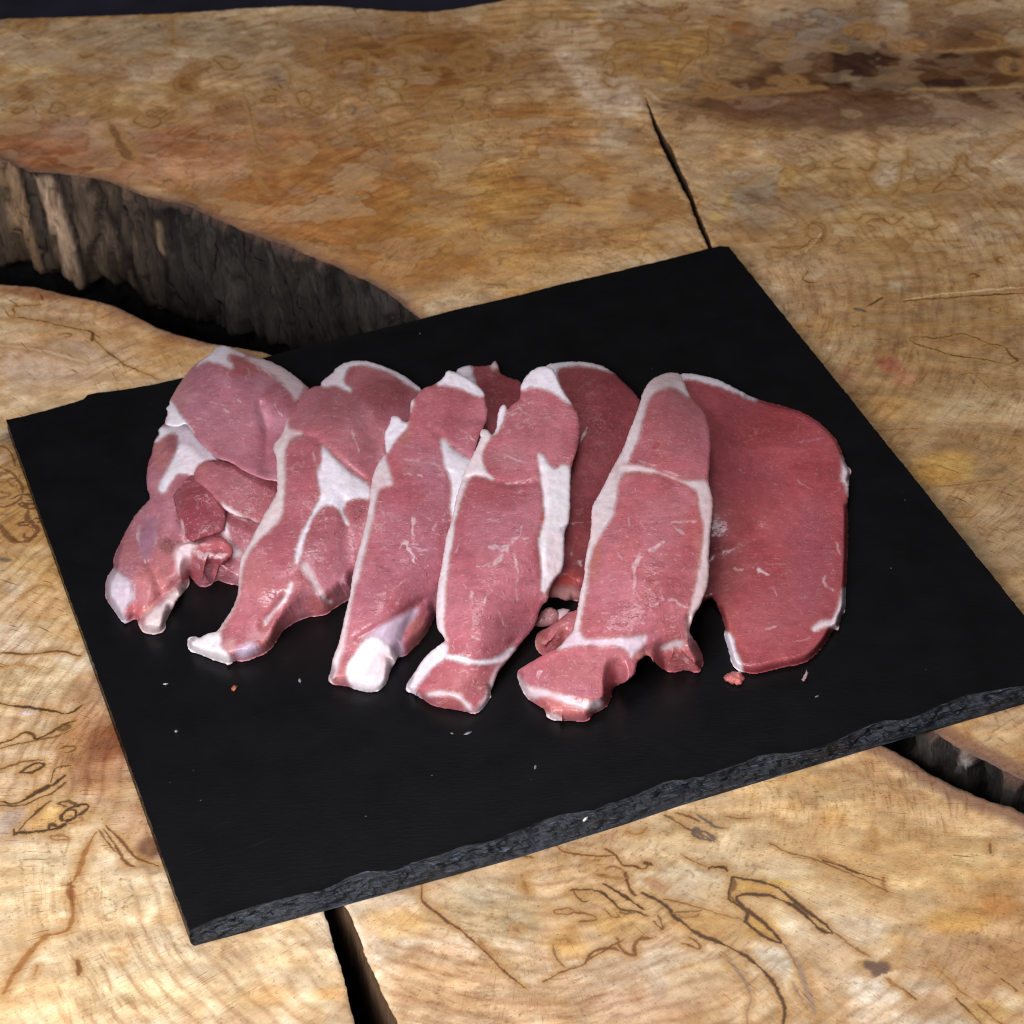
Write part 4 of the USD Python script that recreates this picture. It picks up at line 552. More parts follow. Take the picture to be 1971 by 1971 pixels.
    for z, pts, w, s in veins:
        q = resample(chaikin(px(z, pts), 2, False), 1.0, False); q = q + 12 * np.c_[n2(q, .07, seed + 15) - .5, n2(q, .07, seed + 16) - .5] + 5 * np.c_[n2(q, .25, seed + 15) - .5, n2(q, .25, seed + 16) - .5]
        dd, jj = cKDTree(q).query(p); tq = jj / max(1, len(q) - 1); ww = w * .5 * (.1 + 1.1 * smooth(n2(p, .07, seed + 17), .35, .65)) * (.25 + .75 * np.sqrt(np.clip(4 * tq * (1 - tq), 0, 1)))
        e = s * .8 * smooth(n2(p, .11, seed + 18), .3, .55) * (1 - smooth(dd, ww * .4, ww * 1.2 + 1.0)); col = mixc(col, e, (0.74, 0.56, 0.57)); zz = zz + .12 * e
    for z, pts, w, dep in creases:
        q = resample(chaikin(px(z, pts), 2, False), 1.0, False); dd = cKDTree(q).query(p)[0]; e = np.exp(-(dd / (w * 1.5)) ** 2); zz = zz - .6 * dep * e
    names = []
    for k, (nm, z, pts, c, hgt, soft) in enumerate(regions):
        rp = resample(chaikin(px(z, pts), 1 if nm == 'fat_block' else 2), 1.2)
        sd = sdist(p, rp) + 9 * (n2(p, .045, seed + 20 + k) - .5) + 4.0 * (n2(p, .22, seed + 40 + k) - .5)
        w = smooth(sd + 3 * (n2(p, .4, seed + 50 + k, 2) - .5), -soft * .9, soft * .95); cc = np.tile(np.asarray(c, float), (len(p), 1))
        v1 = n2(p, .03, seed + 60 + k, 4); cc = cc * (0.9 + .2 * v1)[:, None]; cc = mixc(cc, smooth(v1, .48, .7) * .5, np.asarray(c) * (.93, .76, .74)); cc = mixc(cc, smooth(1 - v1, .55, .75) * .4, np.asarray(c) * (1.0, .97, .86))
        if nm != 'membrane': col = mixc(col, (1 - smooth(np.abs(sd), 2, 9)) * .22, (0.42, 0.2, 0.12))
        col = mixc(col, w, cc); zz = zz + .35 * hgt * smooth(sd, -3, 6) + (0.25 * (n2(p, .1, seed + 80 + k, 3) - .5) * w)
        names.append(nm); reg[sd > 0] = k
    zz = np.maximum(zz, .35)
    P = unproj(p, zz * .001)
    tk = 0.25 + (thick - .25) * np.sqrt(1 - np.clip(1 - dm / (rnd * 1.5), 0, 1) ** 2)
    zb = np.maximum(zz - tk, .2 + 0 * zz); zb = np.minimum(zb, zz - .1); Q = unproj(p, zb * .001)
    V = np.vstack([P, Q]); a = p[t]; cr = (a[:, 1, 0] - a[:, 0, 0]) * (a[:, 2, 1] - a[:, 0, 1]) - (a[:, 1, 1] - a[:, 0, 1]) * (a[:, 2, 0] - a[:, 0, 0]); t[cr > 0] = t[cr > 0][:, ::-1]
    n = len(p); k = np.arange(nb); k2 = (k + 1) % nb
    fr = np.concatenate([np.stack([k, k2, k2 + n], -1), np.stack([k, k2 + n, k + n], -1)])
    fnr = np.cross(V[fr[:, 1]] - V[fr[:, 0]], V[fr[:, 2]] - V[fr[:, 0]]); cc_ = V[:n].mean(0)
    if ((V[fr[:, 0]] - cc_) * fnr).sum() < 0: fr = fr[:, ::-1]
    allf = np.vstack([t, t[:, ::-1] + n, fr]); nrm = vnormals(V, allf); C2 = np.vstack([col, col])
    fr_ = np.sort(reg[t], axis=1)[:, 1]
    body = np.vstack([t[fr_ < 0], t[:, ::-1] + n, fr])
    put(path, part, V, body, M['lean_back' if 'back' in part else 'lean'], nrm, C2, origin=origin)
    done = {}
    for kk, nm in enumerate(names):
        sel = t[fr_ == kk]
        if len(sel) > 12: put(path, nm, V, sel, M['fat'], nrm, C2, origin=origin)
def slice_thing(label, at):
    o = unproj(px('D', [at]), 0)[0]; path = thing('pork_slice', o); tag(stage.GetPrimAtPath(path), label, 'meat slice', 'raw pork slices overlapping in a row on the slate'); return path, o

FW, FP, FL = (0.80, 0.735, 0.80), (0.74, 0.59, 0.62), (0.58, 0.46, 0.58)     # white fat, pinkish fat, lavender membrane
PINK, RED, DEEP = (0.52, 0.17, 0.16), (0.40, 0.07, 0.065), (0.22, 0.042, 0.05)

# --- slice 1, leftmost, crumpled
P1, o1 = slice_thing('leftmost pork slice, crumpled and pale pink, with a knobbly white lower end', (360, 1000))
sheet(P1, o1, [('Z1', [(540,545),(640,620),(745,700),(900,700),(1100,700),(1230,700),(1240,900),(1200,1050),(1130,1200),(1050,1350),(960,1490),(900,1570),(860,1545),(790,1535),(740,1510),(690,1560),(640,1560),(590,1510),(565,1465),(580,1540),(540,1590),(490,1650),(450,1730),(430,1770),(435,1810),(400,1840),(330,1845),(290,1825),(265,1780),(258,1750),(230,1755),(215,1770),(185,1785),(150,1740),(110,1680),(75,1630),(65,1570),(80,1500),(120,1440),(120,1390),(150,1310),(200,1210),(260,1110),(330,1040),(340,1015),(318,970),(318,880),(325,820),(355,740),(360,690),(395,640),(385,610),(435,570),(480,530)])],
      [('Z1',560,580,9),('Z1',440,585,6),('Z1',330,900,5),('Z1',395,640,5),('Z1',600,800,14),('Z1',900,800,14),('Z1',1150,900,12),('Z1',700,1000,15),('Z1',450,900,12),('Z1',330,1040,5),('Z1',420,1050,11),('Z1',600,1200,14),('Z1',800,1150,14),('Z1',1000,1150,11),('Z1',200,1210,3),('Z1',300,1250,9),('Z1',440,1300,13),('Z1',560,1350,12),('Z1',700,1350,13),('Z1',690,1550,1.5),('Z1',860,1540,1.5),('Z1',640,1450,9),('Z1',850,1400,8),('Z1',120,1440,2),('Z1',70,1570,2),('Z1',180,1785,.6),('Z1',200,1550,10),('Z1',300,1560,10),('Z1',420,1560,9),('Z1',330,1740,7),('Z1',330,1840,.6),('Z1',430,1810,.6),('Z1',560,1530,2.5),('Z1',480,1600,6),('Z1',1100,1200,9),('Z1',1150,1050,10),('Z1',240,1700,5)],
      thick=9, seed=310, lean=(0.356,0.140,0.163), lumps=.9, part='lower_muscle',
      regions=[('fat_seam','Z1',[(440,600),(500,560),(560,570),(600,640),(640,690),(700,740),(745,790),(700,800),(640,810),(610,870),(590,900),(555,870),(490,880),(460,930),(430,1000),(385,985),(400,930),(440,860),(480,780),(510,690),(500,630),(440,640),(395,680),(362,690),(395,640),(385,610)],FW,.7,5),
               ('fat_end','Z1',[(110,1440),(150,1470),(230,1540),(250,1580),(245,1640),(200,1670),(170,1720),(215,1770),(185,1795),(140,1740),(95,1660),(70,1600),(80,1510)],(0.60,0.51,0.58),.4,7),
               ('fat_end','Z1',[(575,1505),(585,1540),(545,1595),(495,1655),(455,1735),(440,1815),(400,1850),(330,1850),(285,1828),(272,1790),(320,1720),(400,1660),(450,1600),(520,1560)],(0.72,0.58,0.57),.5,8),
               ('sinew','Z1',[(755,1060),(790,1120),(805,1180),(815,1280),(835,1320),(890,1345),(870,1380),(820,1370),(790,1290),(762,1230),(780,1140)],FP,.3,5),
               ('sinew','Z1',[(500,1310),(560,1285),(640,1290),(600,1340),(570,1420),(545,1490),(510,1470),(490,1390)],FP,.6,8),
               ('membrane','Z1',[(320,1130),(280,1200),(270,1290),(310,1400),(350,1360),(375,1230),(375,1120)],(0.36,0.17,0.23),-.4,8)],
      tints=[('Z1',620,1030,170,160,DEEP,.65),('Z1',430,1450,120,150,(0.42,0.13,0.12),.6),('Z1',330,1560,110,130,PINK,.7),('Z1',240,1690,70,60,(0.5,0.12,0.11),.7),('Z1',640,1380,130,80,(0.42,0.11,0.13),.5),('Z1',780,1440,70,70,DEEP,.7),('Z1',440,1310,45,60,(0.16,0.05,0.04),.7),('Z1',420,760,80,140,(0.42,0.17,0.16),.6),('Z1',220,1340,80,120,(0.42,0.13,0.12),.5),('Z1',330,1700,60,60,(0.6,0.24,0.2),.6)],
      veins=[('Z1',[(275,1180),(270,1280),(310,1420)],10,.8),('Z1',[(560,1350),(660,1390),(760,1360),(800,1310)],14,.7),('Z1',[(520,1150),(540,1240),(545,1300)],8,.5),('Z1',[(840,1130),(930,1165)],5,.6),('Z1',[(385,1120),(370,1250),(350,1340)],10,.4)],
      creases=[('Z1',[(500,1120),(480,1200),(430,1330),(420,1440)],9,2.4),('Z1',[(380,1130),(350,1280),(340,1400)],8,2.2),('Z1',[(560,1300),(640,1270),(760,1240)],8,2.5),('Z1',[(590,1330),(570,1440),(600,1490)],8,2.2),('Z1',[(330,1430),(390,1520),(400,1600)],7,2.0),('Z1',[(250,1560),(250,1700),(270,1770)],8,2.5),('Z1',[(520,1160),(530,1270)],6,1.5),('Z1',[(260,1760),(330,1690),(440,1590),(560,1500)],6,2.2),('Z1',[(700,1300),(740,1400),(690,1480)],8,1.5)])
sheet(P1, o1, [('Z1', [(790,105),(860,140),(1000,185),(1110,225),(1190,275),(1250,330),(1300,370),(1330,440),(1280,560),(1230,720),(1230,900),(1160,945),(1095,925),(1000,905),(900,862),(820,805),(745,790),(700,745),(640,690),(600,640),(560,575),(500,600),(430,590),(430,560),(445,530),(445,500),(432,490),(460,460),(455,440),(480,400),(520,330),(580,250),(630,205),(700,160),(740,120)])],
      [('Z1',790,105,5),('Z1',1000,185,5),('Z1',1190,275,5),('Z1',630,205,7),('Z1',520,330,8),('Z1',445,500,9),('Z1',800,220,17),('Z1',1000,280,17),('Z1',1150,380,15),('Z1',620,400,17),('Z1',800,450,22),('Z1',960,560,22),('Z1',560,560,16),('Z1',700,640,20),('Z1',850,720,21),('Z1',1000,800,20),('Z1',1000,400,19),('Z1',1060,600,16),('Z1',1140,560,15),('Z1',1250,600,12),('Z1',1200,800,13),('Z1',1060,860,17),('Z1',1320,440,9)],
      thick=8, seed=350, lean=(0.389,0.165,0.202), lumps=.5, part='upper_muscle', rnd=2.2,
      regions=[('fat_rim','Z1',[(790,100),(860,135),(920,165),(900,185),(830,155),(795,180),(845,240),(800,235),(730,210),(660,208),(615,245),(625,205),(700,155),(740,115)],FW,.4,6),
               ('fat_rim','Z1',[(905,178),(1000,180),(1110,220),(1200,270),(1275,335),(1245,405),(1215,435),(1165,370),(1080,285),(1000,240),(930,195)],(0.70,0.58,0.62),.7,6),
               ('fat_seam','Z1',[(450,430),(490,480),(520,530),(570,580),(610,650),(560,610),(490,620),(420,600),(430,560),(440,530),(440,500),(425,490)],FW,.4,6)],
      tints=[('Z1',900,240,200,60,RED,.5),('Z1',1120,420,120,140,(0.3,0.07,0.08),.6),('Z1',520,380,60,120,(0.42,0.2,0.18),.5),('Z1',800,560,220,160,(0.36,0.15,0.18),.5)],
      veins=[('Z1',[(1085,455),(1110,500),(1145,530)],6,.7),('Z1',[(860,430),(885,445)],9,.9),('Z1',[(940,200),(1060,290),(1190,380)],7,.9),('Z1',[(700,450),(780,470)],4,.5),('Z1',[(770,490),(820,505)],5,.6),('Z1',[(600,545),(680,560)],4,.5)],
      creases=[('Z1',[(1000,470),(1030,560),(1045,640),(1040,740),(1035,850)],7,2.6)])

sheet(P1, o1, [('Z1', [(470,940),(500,880),(560,868),(610,885),(700,940),(760,1010),(800,1110),(790,1220),(740,1245),(640,1270),(580,1295),(530,1220),(490,1090)])],
      [('Z1',490,930,11),('Z1',600,900,15),('Z1',600,1000,18),('Z1',700,1050,18.5),('Z1',560,1100,17),('Z1',680,1160,18),('Z1',760,1150,15),('Z1',600,1230,15),('Z1',720,1230,14)], thick=6, seed=360, lean=(0.235,0.055,0.068), part='dark_muscle', rnd=3.0, wallk=0, lumps=.5,
      veins=[('Z1',[(520,1150),(545,1260)],8,.7)])
sheet(P1, o1, [('Z1', [(598,905),(610,850),(650,808),(745,788),(850,825),(1000,885),(1100,905),(1190,930),(1210,1050),(1100,1160),(1010,1185),(930,1150),(850,1130),(790,1095),(740,1040),(690,975),(630,935)])],
      [('Z1',620,860,16),('Z1',745,800,17),('Z1',1000,900,15),('Z1',1180,950,12),('Z1',750,900,20.5),('Z1',900,980,20.5),('Z1',1050,1020,17.5),('Z1',1010,1170,13),('Z1',850,1110,18),('Z1',700,970,19)], thick=6, seed=370, lean=(0.35,0.125,0.142), part='flap', rnd=2.0, wallk=0, lumps=.5,
      tints=[('Z1',640,850,60,60,(0.42,0.15,0.15),.6)], regions=[('sinew','Z1',[(770,1040),(800,1080),(870,1120),(940,1150),(1010,1180),(1000,1195),(900,1160),(820,1125),(765,1070)],FP,.2,5)])
sheet(P1, o1, [('Z1', [(490,1390),(500,1315),(560,1288),(640,1300),(700,1265),(765,1250),(812,1290),(850,1345),(800,1400),(745,1432),(738,1500),(692,1556),(640,1558),(592,1512),(566,1462),(512,1462)])],
      [('Z1',500,1400,11),('Z1',560,1310,15),('Z1',680,1300,17),('Z1',780,1290,15),('Z1',620,1390,16),('Z1',720,1380,15.5),('Z1',640,1480,12),('Z1',700,1500,10),('Z1',690,1554,1.5),('Z1',640,1556,1.5),('Z1',592,1512,2)], thick=8, seed=380, lean=(0.37,0.105,0.115), part='knuckle', rnd=3.0, lumps=.8,
      regions=[('sinew','Z1',[(490,1390),(500,1310),(560,1285),(630,1298),(590,1340),(570,1420),(560,1470),(510,1470)],FP,.4,9)],
      creases=[('Z1',[(600,1320),(660,1350),(760,1330)],8,2.2),('Z1',[(620,1420),(690,1440),(740,1420)],8,2.0)], veins=[('Z1',[(590,1350),(680,1385),(800,1360)],16,.9),('Z1',[(640,1300),(700,1290)],10,.7)])

# --- slice 2
P2, o2 = slice_thing('second pork slice from left, with a white fat triangle mid-slice and white tail', (560, 1000))
sheet(P2, o2, [('Z2', [(1040,75),(1120,75),(1220,105),(1320,150),(1400,200),(1450,245),(1490,330),(1440,480),(1340,620),(1260,780),(1230,900),(1210,1050),(1150,1200),(1110,1350),(1070,1460),(1005,1495),(930,1540),(880,1580),(800,1585),(740,1600),(660,1640),(610,1690),(580,1760),(520,1810),(470,1825),(400,1855),(350,1845),(335,1855),(300,1875),(285,1862),(210,1840),(130,1805),(75,1790),(60,1740),(65,1705),(110,1700),(130,1715),(190,1680),(240,1675),(265,1630),(330,1540),(360,1470),(365,1380),(370,1260),(400,1200),(450,1110),(510,990),(570,900),(600,840),(590,740),(588,640),(567,595),(585,545),(610,525),(630,490),(660,400),(700,330),(750,270),(800,230),(855,220),(850,205),(890,170),(935,135),(930,125),(980,90)])],
      [('Z2',1040,75,4),('Z2',1220,105,4),('Z2',1400,200,4),('Z2',890,170,5),('Z2',1080,150,14),('Z2',1250,220,13),('Z2',1400,320,8),('Z2',800,230,11),('Z2',950,240,19),('Z2',1100,350,19),('Z2',1250,450,12),('Z2',680,380,12),('Z2',800,420,22),('Z2',1000,500,24),('Z2',1150,600,18),('Z2',590,560,13),('Z2',680,600,21),('Z2',850,700,25),('Z2',1050,800,22),('Z2',1180,820,15),('Z2',590,800,14),('Z2',680,850,21),('Z2',510,990,14),('Z2',620,1050,20),('Z2',800,1000,24),('Z2',1000,1000,20),('Z2',1100,1100,14),('Z2',400,1200,12),('Z2',520,1250,18),('Z2',700,1250,21),('Z2',900,1250,18),('Z2',1050,1350,10),('Z2',370,1400,10),('Z2',500,1420,15),('Z2',700,1430,15),('Z2',880,1440,10),('Z2',1000,1490,2),('Z2',880,1575,1),('Z2',740,1600,1),('Z2',600,1560,9),('Z2',610,1690,1),('Z2',330,1540,8),('Z2',450,1620,11),('Z2',265,1640,6),('Z2',350,1720,9),('Z2',480,1720,8),('Z2',520,1810,.8),('Z2',400,1855,.6),('Z2',300,1875,.6),('Z2',130,1805,.6),('Z2',65,1730,1.5),('Z2',190,1740,8),('Z2',300,1790,7),('Z2',110,1740,5)],
      thick=9, seed=410, lean=(0.373,0.132,0.150), part='muscle',
      regions=[('fat_rim','Z2',[(850,205),(890,165),(930,135),(925,120),(980,85),(1040,68),(1120,68),(1220,98),(1320,143),(1400,193),(1460,245),(1430,258),(1350,205),(1250,145),(1150,105),(1060,97),(1015,112),(995,170),(990,210),(1030,235),(1035,262),(1000,245),(940,225),(860,222)],FW,.5,5),
               ('fat_rim','Z2',[(660,395),(648,470),(700,500),(750,505),(700,515),(662,540),(642,600),(634,700),(637,820),(632,920),(610,1010),(560,1070),(490,1130),(430,1200),(400,1260),(385,1330),(375,1420),(365,1480),(330,1560),(280,1640),(250,1690),(230,1675),(260,1630),(325,1540),(355,1470),(360,1380),(364,1260),(394,1200),(444,1110),(504,990),(564,900),(594,840),(584,740),(582,640),(560,595),(578,545),(604,525),(625,490)],(0.70,0.58,0.58),.2,6),
               ('fat_tail','Z2',[(60,1700),(110,1692),(130,1710),(190,1672),(240,1670),(262,1700),(250,1760),(300,1800),(345,1860),(300,1880),(285,1870),(210,1848),(130,1812),(70,1795),(52,1740)],(0.80,0.74,0.76),.6,6),
               ('fat_triangle','Z2',[(855,570),(890,600),(950,670),(1020,730),(1090,780),(1145,820),(1140,895),(1080,882),(1010,892),(985,940),(985,990),(1022,1045),(1000,1032),(970,960),(930,930),(870,920),(830,960),(790,1040),(750,1140),(730,1240),(705,1285),(698,1220),(730,1120),(770,1030),(820,940),(850,880),(840,800),(822,730),(860,690)],FW,.5,5),
               ('sinew','Z2',[(692,1380),(662,1470),(612,1530),(542,1600),(520,1635),(512,1610),(578,1540),(648,1460),(668,1380)],FP,.1,5),
               ('sinew','Z2',[(740,1255),(792,1300),(832,1400),(882,1470),(870,1495),(828,1460),(788,1370),(736,1300)],FP,.2,7),
               ('membrane','Z2',[(340,1790),(390,1755),(460,1740),(485,1790),(430,1825),(380,1835)],FL,.1,10)],
      tints=[('Z2',1230,260,200,140,(0.25,0.05,0.055),.75),('Z2',1060,950,80,90,(0.28,0.055,0.06),.7),('Z2',880,1150,120,220,(0.33,0.08,0.095),.5),('Z2',850,1530,120,70,(0.48,0.12,0.12),.7),('Z2',560,1720,110,100,(0.5,0.17,0.16),.5),('Z2',480,1350,100,160,(0.42,0.15,0.145),.5),('Z2',300,1760,60,60,(0.62,0.36,0.34),.5),('Z2',950,350,150,130,(0.33,0.1,0.105),.5),('Z2',1050,1300,60,160,(0.28,0.06,0.08),.5),('Z2',740,1380,50,80,(0.33,0.08,0.09),.5)],
      veins=[('Z2',[(1035,480),(1050,520),(1085,610)],5,.6),('Z2',[(800,620),(830,690),(840,740)],6,.5),('Z2',[(560,1420),(610,1440),(640,1420)],6,.5),('Z2',[(880,1485),(930,1530)],9,.8),('Z2',[(530,1640),(545,1600)],5,.6),('Z2',[(270,1790),(360,1780),(440,1760)],5,.6),('Z2',[(990,1330),(960,1400)],6,.4)],
      creases=[('Z2',[(1035,250),(1080,340),(1110,450),(1180,560)],12,1.6),('Z2',[(700,505),(800,520),(860,560),(960,660),(1100,770)],5,1.2),('Z2',[(850,900),(780,1040),(720,1200)],6,.9),('Z2',[(860,1475),(900,1490)],4,1.4),('Z2',[(510,1640),(560,1590),(640,1480)],6,1.2),('Z2',[(760,1270),(840,1430)],5,.8),('Z2',[(985,900),(1000,1050),(1010,1250),(1000,1400)],8,1.2)])

# --- slice 3
P3, o3 = slice_thing('third pork slice from the left, narrow, ending in a square white fat block', (730, 1050))
sheet(P3, o3, [('Z3', [(735,130),(740,105),(790,85),(830,95),(870,90),(910,90),(930,62),(950,85),(955,125),(1000,150),(1065,165),(1100,240),(1060,340),(1000,470),(960,560),(900,680),(850,800),(800,900),(740,900),(690,760),(660,600),(660,440),(680,300),(700,180)])],
      [('Z3',740,105,4),('Z3',830,95,4),('Z3',930,65,4),('Z3',1000,150,4),('Z3',1100,240,4),('Z3',850,180,12),('Z3',950,200,11),('Z3',1000,300,8),('Z3',700,300,12),('Z3',860,330,14),('Z3',930,450,9),('Z3',700,500,13),('Z3',800,560,12),('Z3',880,650,9),('Z3',780,800,9),('Z3',700,760,12)],
      thick=8, seed=510, lean=(0.243,0.065,0.073), part='back_muscle',
      regions=[('fat_rim','Z3',[(735,100),(790,80),(812,98),(822,150),(840,200),(800,165),(740,130)],FW,.4,5),('fat_rim','Z3',[(905,88),(930,58),(955,85),(952,112),(920,112)],FP,.3,6)], tints=[('Z3',960,260,120,150,DEEP,.6)])
sheet(P3, o3, [('Z3', [(640,180),(672,150),(690,113),(735,123),(800,155),(850,195),(882,225),(880,260),(900,330),(880,400),(850,450),(830,540),(830,600),(800,680),(780,780),(770,900),(760,1000),(730,1120),(700,1230),(660,1290),(625,1380),(600,1430),(560,1490),(520,1530),(470,1575),(440,1570),(425,1600),(395,1650),(390,1690),(360,1735),(320,1755),(230,1745),(180,1720),(85,1715),(90,1660),(110,1580),(145,1480),(165,1380),(190,1280),(210,1140),(240,1020),(265,930),(290,830),(300,720),(310,650),(340,580),(380,530),(370,490),(370,430),(400,380),(405,340),(450,350),(465,375),(490,380),(505,330),(500,270),(525,255),(560,210)])],
      [('Z3',690,113,9),('Z3',850,195,13),('Z3',560,210,10),('Z3',505,300,11),('Z3',405,345,11),('Z3',700,200,19),('Z3',860,270,16),('Z3',640,300,22),('Z3',800,360,20),('Z3',520,420,21),('Z3',700,480,24),('Z3',820,540,17),('Z3',380,530,14),('Z3',450,560,21),('Z3',600,620,25),('Z3',740,640,20),('Z3',310,680,14),('Z3',400,700,21),('Z3',290,830,14),('Z3',380,850,21),('Z3',550,850,24),('Z3',690,850,20),('Z3',240,1020,12),('Z3',330,1050,19),('Z3',480,1050,22),('Z3',640,1080,18),('Z3',740,950,14),('Z3',210,1140,11),('Z3',190,1280,9),('Z3',300,1280,16),('Z3',450,1280,18),('Z3',590,1290,13),('Z3',165,1400,8),('Z3',250,1430,13),('Z3',380,1410,14),('Z3',520,1380,9),('Z3',600,1430,1),('Z3',520,1530,1),('Z3',110,1600,5),('Z3',85,1715,.6),('Z3',150,1640,9),('Z3',280,1500,11.5),('Z3',430,1560,7),('Z3',470,1575,1),('Z3',320,1755,.6),('Z3',390,1690,1),('Z3',180,1720,1.5),('Z3',230,1745,.6),('Z3',210,1640,9),('Z3',350,1600,8),('Z3',660,1290,3)],
      thick=9, seed=540, lean=(0.373,0.119,0.139), part='front_muscle', rnd=1.5,
      regions=[('fat_rim','Z3',[(630,185),(672,145),(688,108),(740,118),(800,152),(855,195),(888,225),(880,252),(820,232),(760,207),(690,187)],FW,.3,6),
               ('fat_rim','Z3',[(498,265),(525,250),(512,320),(494,345)],FP,.2,5), ('fat_rim','Z3',[(400,335),(452,345),(468,370),(500,378),(482,410),(442,440),(410,490),(385,542),(366,490),(364,430),(394,380)],FW,.6,5),
               ('fat_rim','Z3',[(372,530),(388,600),(402,655),(420,690),(402,708),(350,712),(330,760),(315,860),(298,940),(270,1030),(248,1130),(220,1230),(198,1330),(178,1440),(156,1560),(135,1610),(105,1725),(75,1720),(84,1660),(104,1580),(139,1480),(159,1380),(184,1280),(204,1140),(234,1020),(259,930),(284,830),(294,720),(304,650),(334,580)],(0.68,0.56,0.58),.2,6),
               ('fat_seam','Z3',[(655,455),(690,480),(720,520),(770,550),(830,580),(830,620),(790,700),(760,830),(720,890),(708,800),(713,700),(700,640),(680,600),(668,530)],FW,.4,6),
               ('membrane','Z3',[(240,1485),(340,1420),(440,1370),(560,1310),(500,1400),(450,1460),(470,1575),(430,1575),(360,1500),(320,1480)],FL,.0,9),
               ('fat_block','Z3',[(250,1490),(330,1472),(362,1500),(432,1550),(440,1580),(405,1640),(395,1690),(362,1742),(320,1762),(228,1752),(185,1705),(172,1650),(185,1590),(225,1560)],(0.84,0.76,0.79),.5,5)],
      tints=[('Z3',700,230,170,90,(0.33,0.085,0.085),.4),('Z3',560,600,140,60,(0.42,0.19,0.21),.5),('Z3',140,1660,50,60,(0.52,0.2,0.2),.6),('Z3',540,1450,70,90,(0.48,0.17,0.14),.6),('Z3',700,1050,60,200,(0.27,0.06,0.065),.5),('Z3',460,430,60,90,(0.4,0.16,0.13),.5)],
      veins=[('Z3',[(522,845),(516,900),(516,955)],8,.8),('Z3',[(440,1015),(475,980),(495,1030),(515,1050),(518,1085)],10,.85),('Z3',[(520,1010),(560,1030),(590,1030)],7,.6),('Z3',[(305,1075),(325,1120)],5,.6),('Z3',[(420,1225),(480,1180)],5,.5),('Z3',[(430,1310),(460,1240)],4,.4),('Z3',[(610,930),(640,900)],5,.5),('Z3',[(450,500),(600,520),(660,540)],4,.35),('Z3',[(460,560),(580,580),(660,600)],5,.4),('Z3',[(470,640),(560,650)],5,.5),('Z3',[(640,640),(690,660)],7,.5),('Z3',[(780,430),(830,475)],4,.5)],
      creases=[('Z3',[(240,1480),(380,1400),(560,1290)],6,1.6),('Z3',[(640,430),(700,500),(800,560)],6,1.2),('Z3',[(440,1560),(470,1440),(520,1350)],6,1.6),('Z3',[(705,640),(715,780),(715,900)],6,.9),('Z3',[(340,712),(430,712),(560,690)],5,.5)])

# --- slice 4
P4, o4 = slice_thing('fourth pork slice from the left, with a wide white sinew strip down its right side', (900, 1080))
sheet(P4, o4, [('Z4', [(760,85),(850,68),(950,68),(1040,83),(1110,118),(1180,190),(1240,250),(1290,330),(1290,450),(1230,600),(1170,750),(1110,900),(1070,1050),(1030,1200),(960,1290),(920,1290),(900,1280),(870,1290),(820,1265),(790,1275),(740,1240),(730,1050),(760,850),(780,600),(800,400),(780,260),(740,180)])],
      [('Z4',850,68,5),('Z4',1040,83,5),('Z4',1180,190,5),('Z4',1290,330,5),('Z4',760,85,8),('Z4',900,150,16),('Z4',1050,200,14),('Z4',1180,350,9),('Z4',850,300,18),('Z4',1000,400,15),('Z4',1130,560,9),('Z4',850,600,17),('Z4',980,700,13),('Z4',1080,850,7),('Z4',840,900,16),('Z4',940,950,12),('Z4',1030,1100,5),('Z4',820,1150,12),('Z4',900,1130,10),('Z4',870,1270,3),('Z4',940,1260,2)],
      thick=8, seed=610, lean=(0.263,0.068,0.073), part='back_muscle',
      regions=[('fat_rim','Z4',[(750,80),(850,62),(950,62),(1040,77),(1125,125),(1060,112),(980,92),(900,92),(838,97),(820,130),(838,185),(780,200),(740,160)],FW,.5,5),
               ('gristle','Z4',[(790,1225),(850,1215),(910,1215),(945,1265),(870,1295),(815,1270)],(0.50,0.24,0.23),.3,9)],
      tints=[('Z4',850,1180,100,60,(0.55,0.09,0.08),.85),('Z4',1090,500,120,300,DEEP,.5),('Z4',920,1000,80,160,(0.33,0.07,0.07),.5)],
      veins=[('Z4',[(895,890),(1000,890)],4,.5),('Z4',[(905,1040),(910,1055)],14,.9),('Z4',[(935,1080),(950,1110)],12,.9),('Z4',[(975,405),(960,440),(948,480)],13,.95),('Z4',[(830,1160),(890,1150),(915,1175)],6,.4)],
      creases=[('Z4',[(790,1200),(840,1170),(920,1180)],5,1.5)])
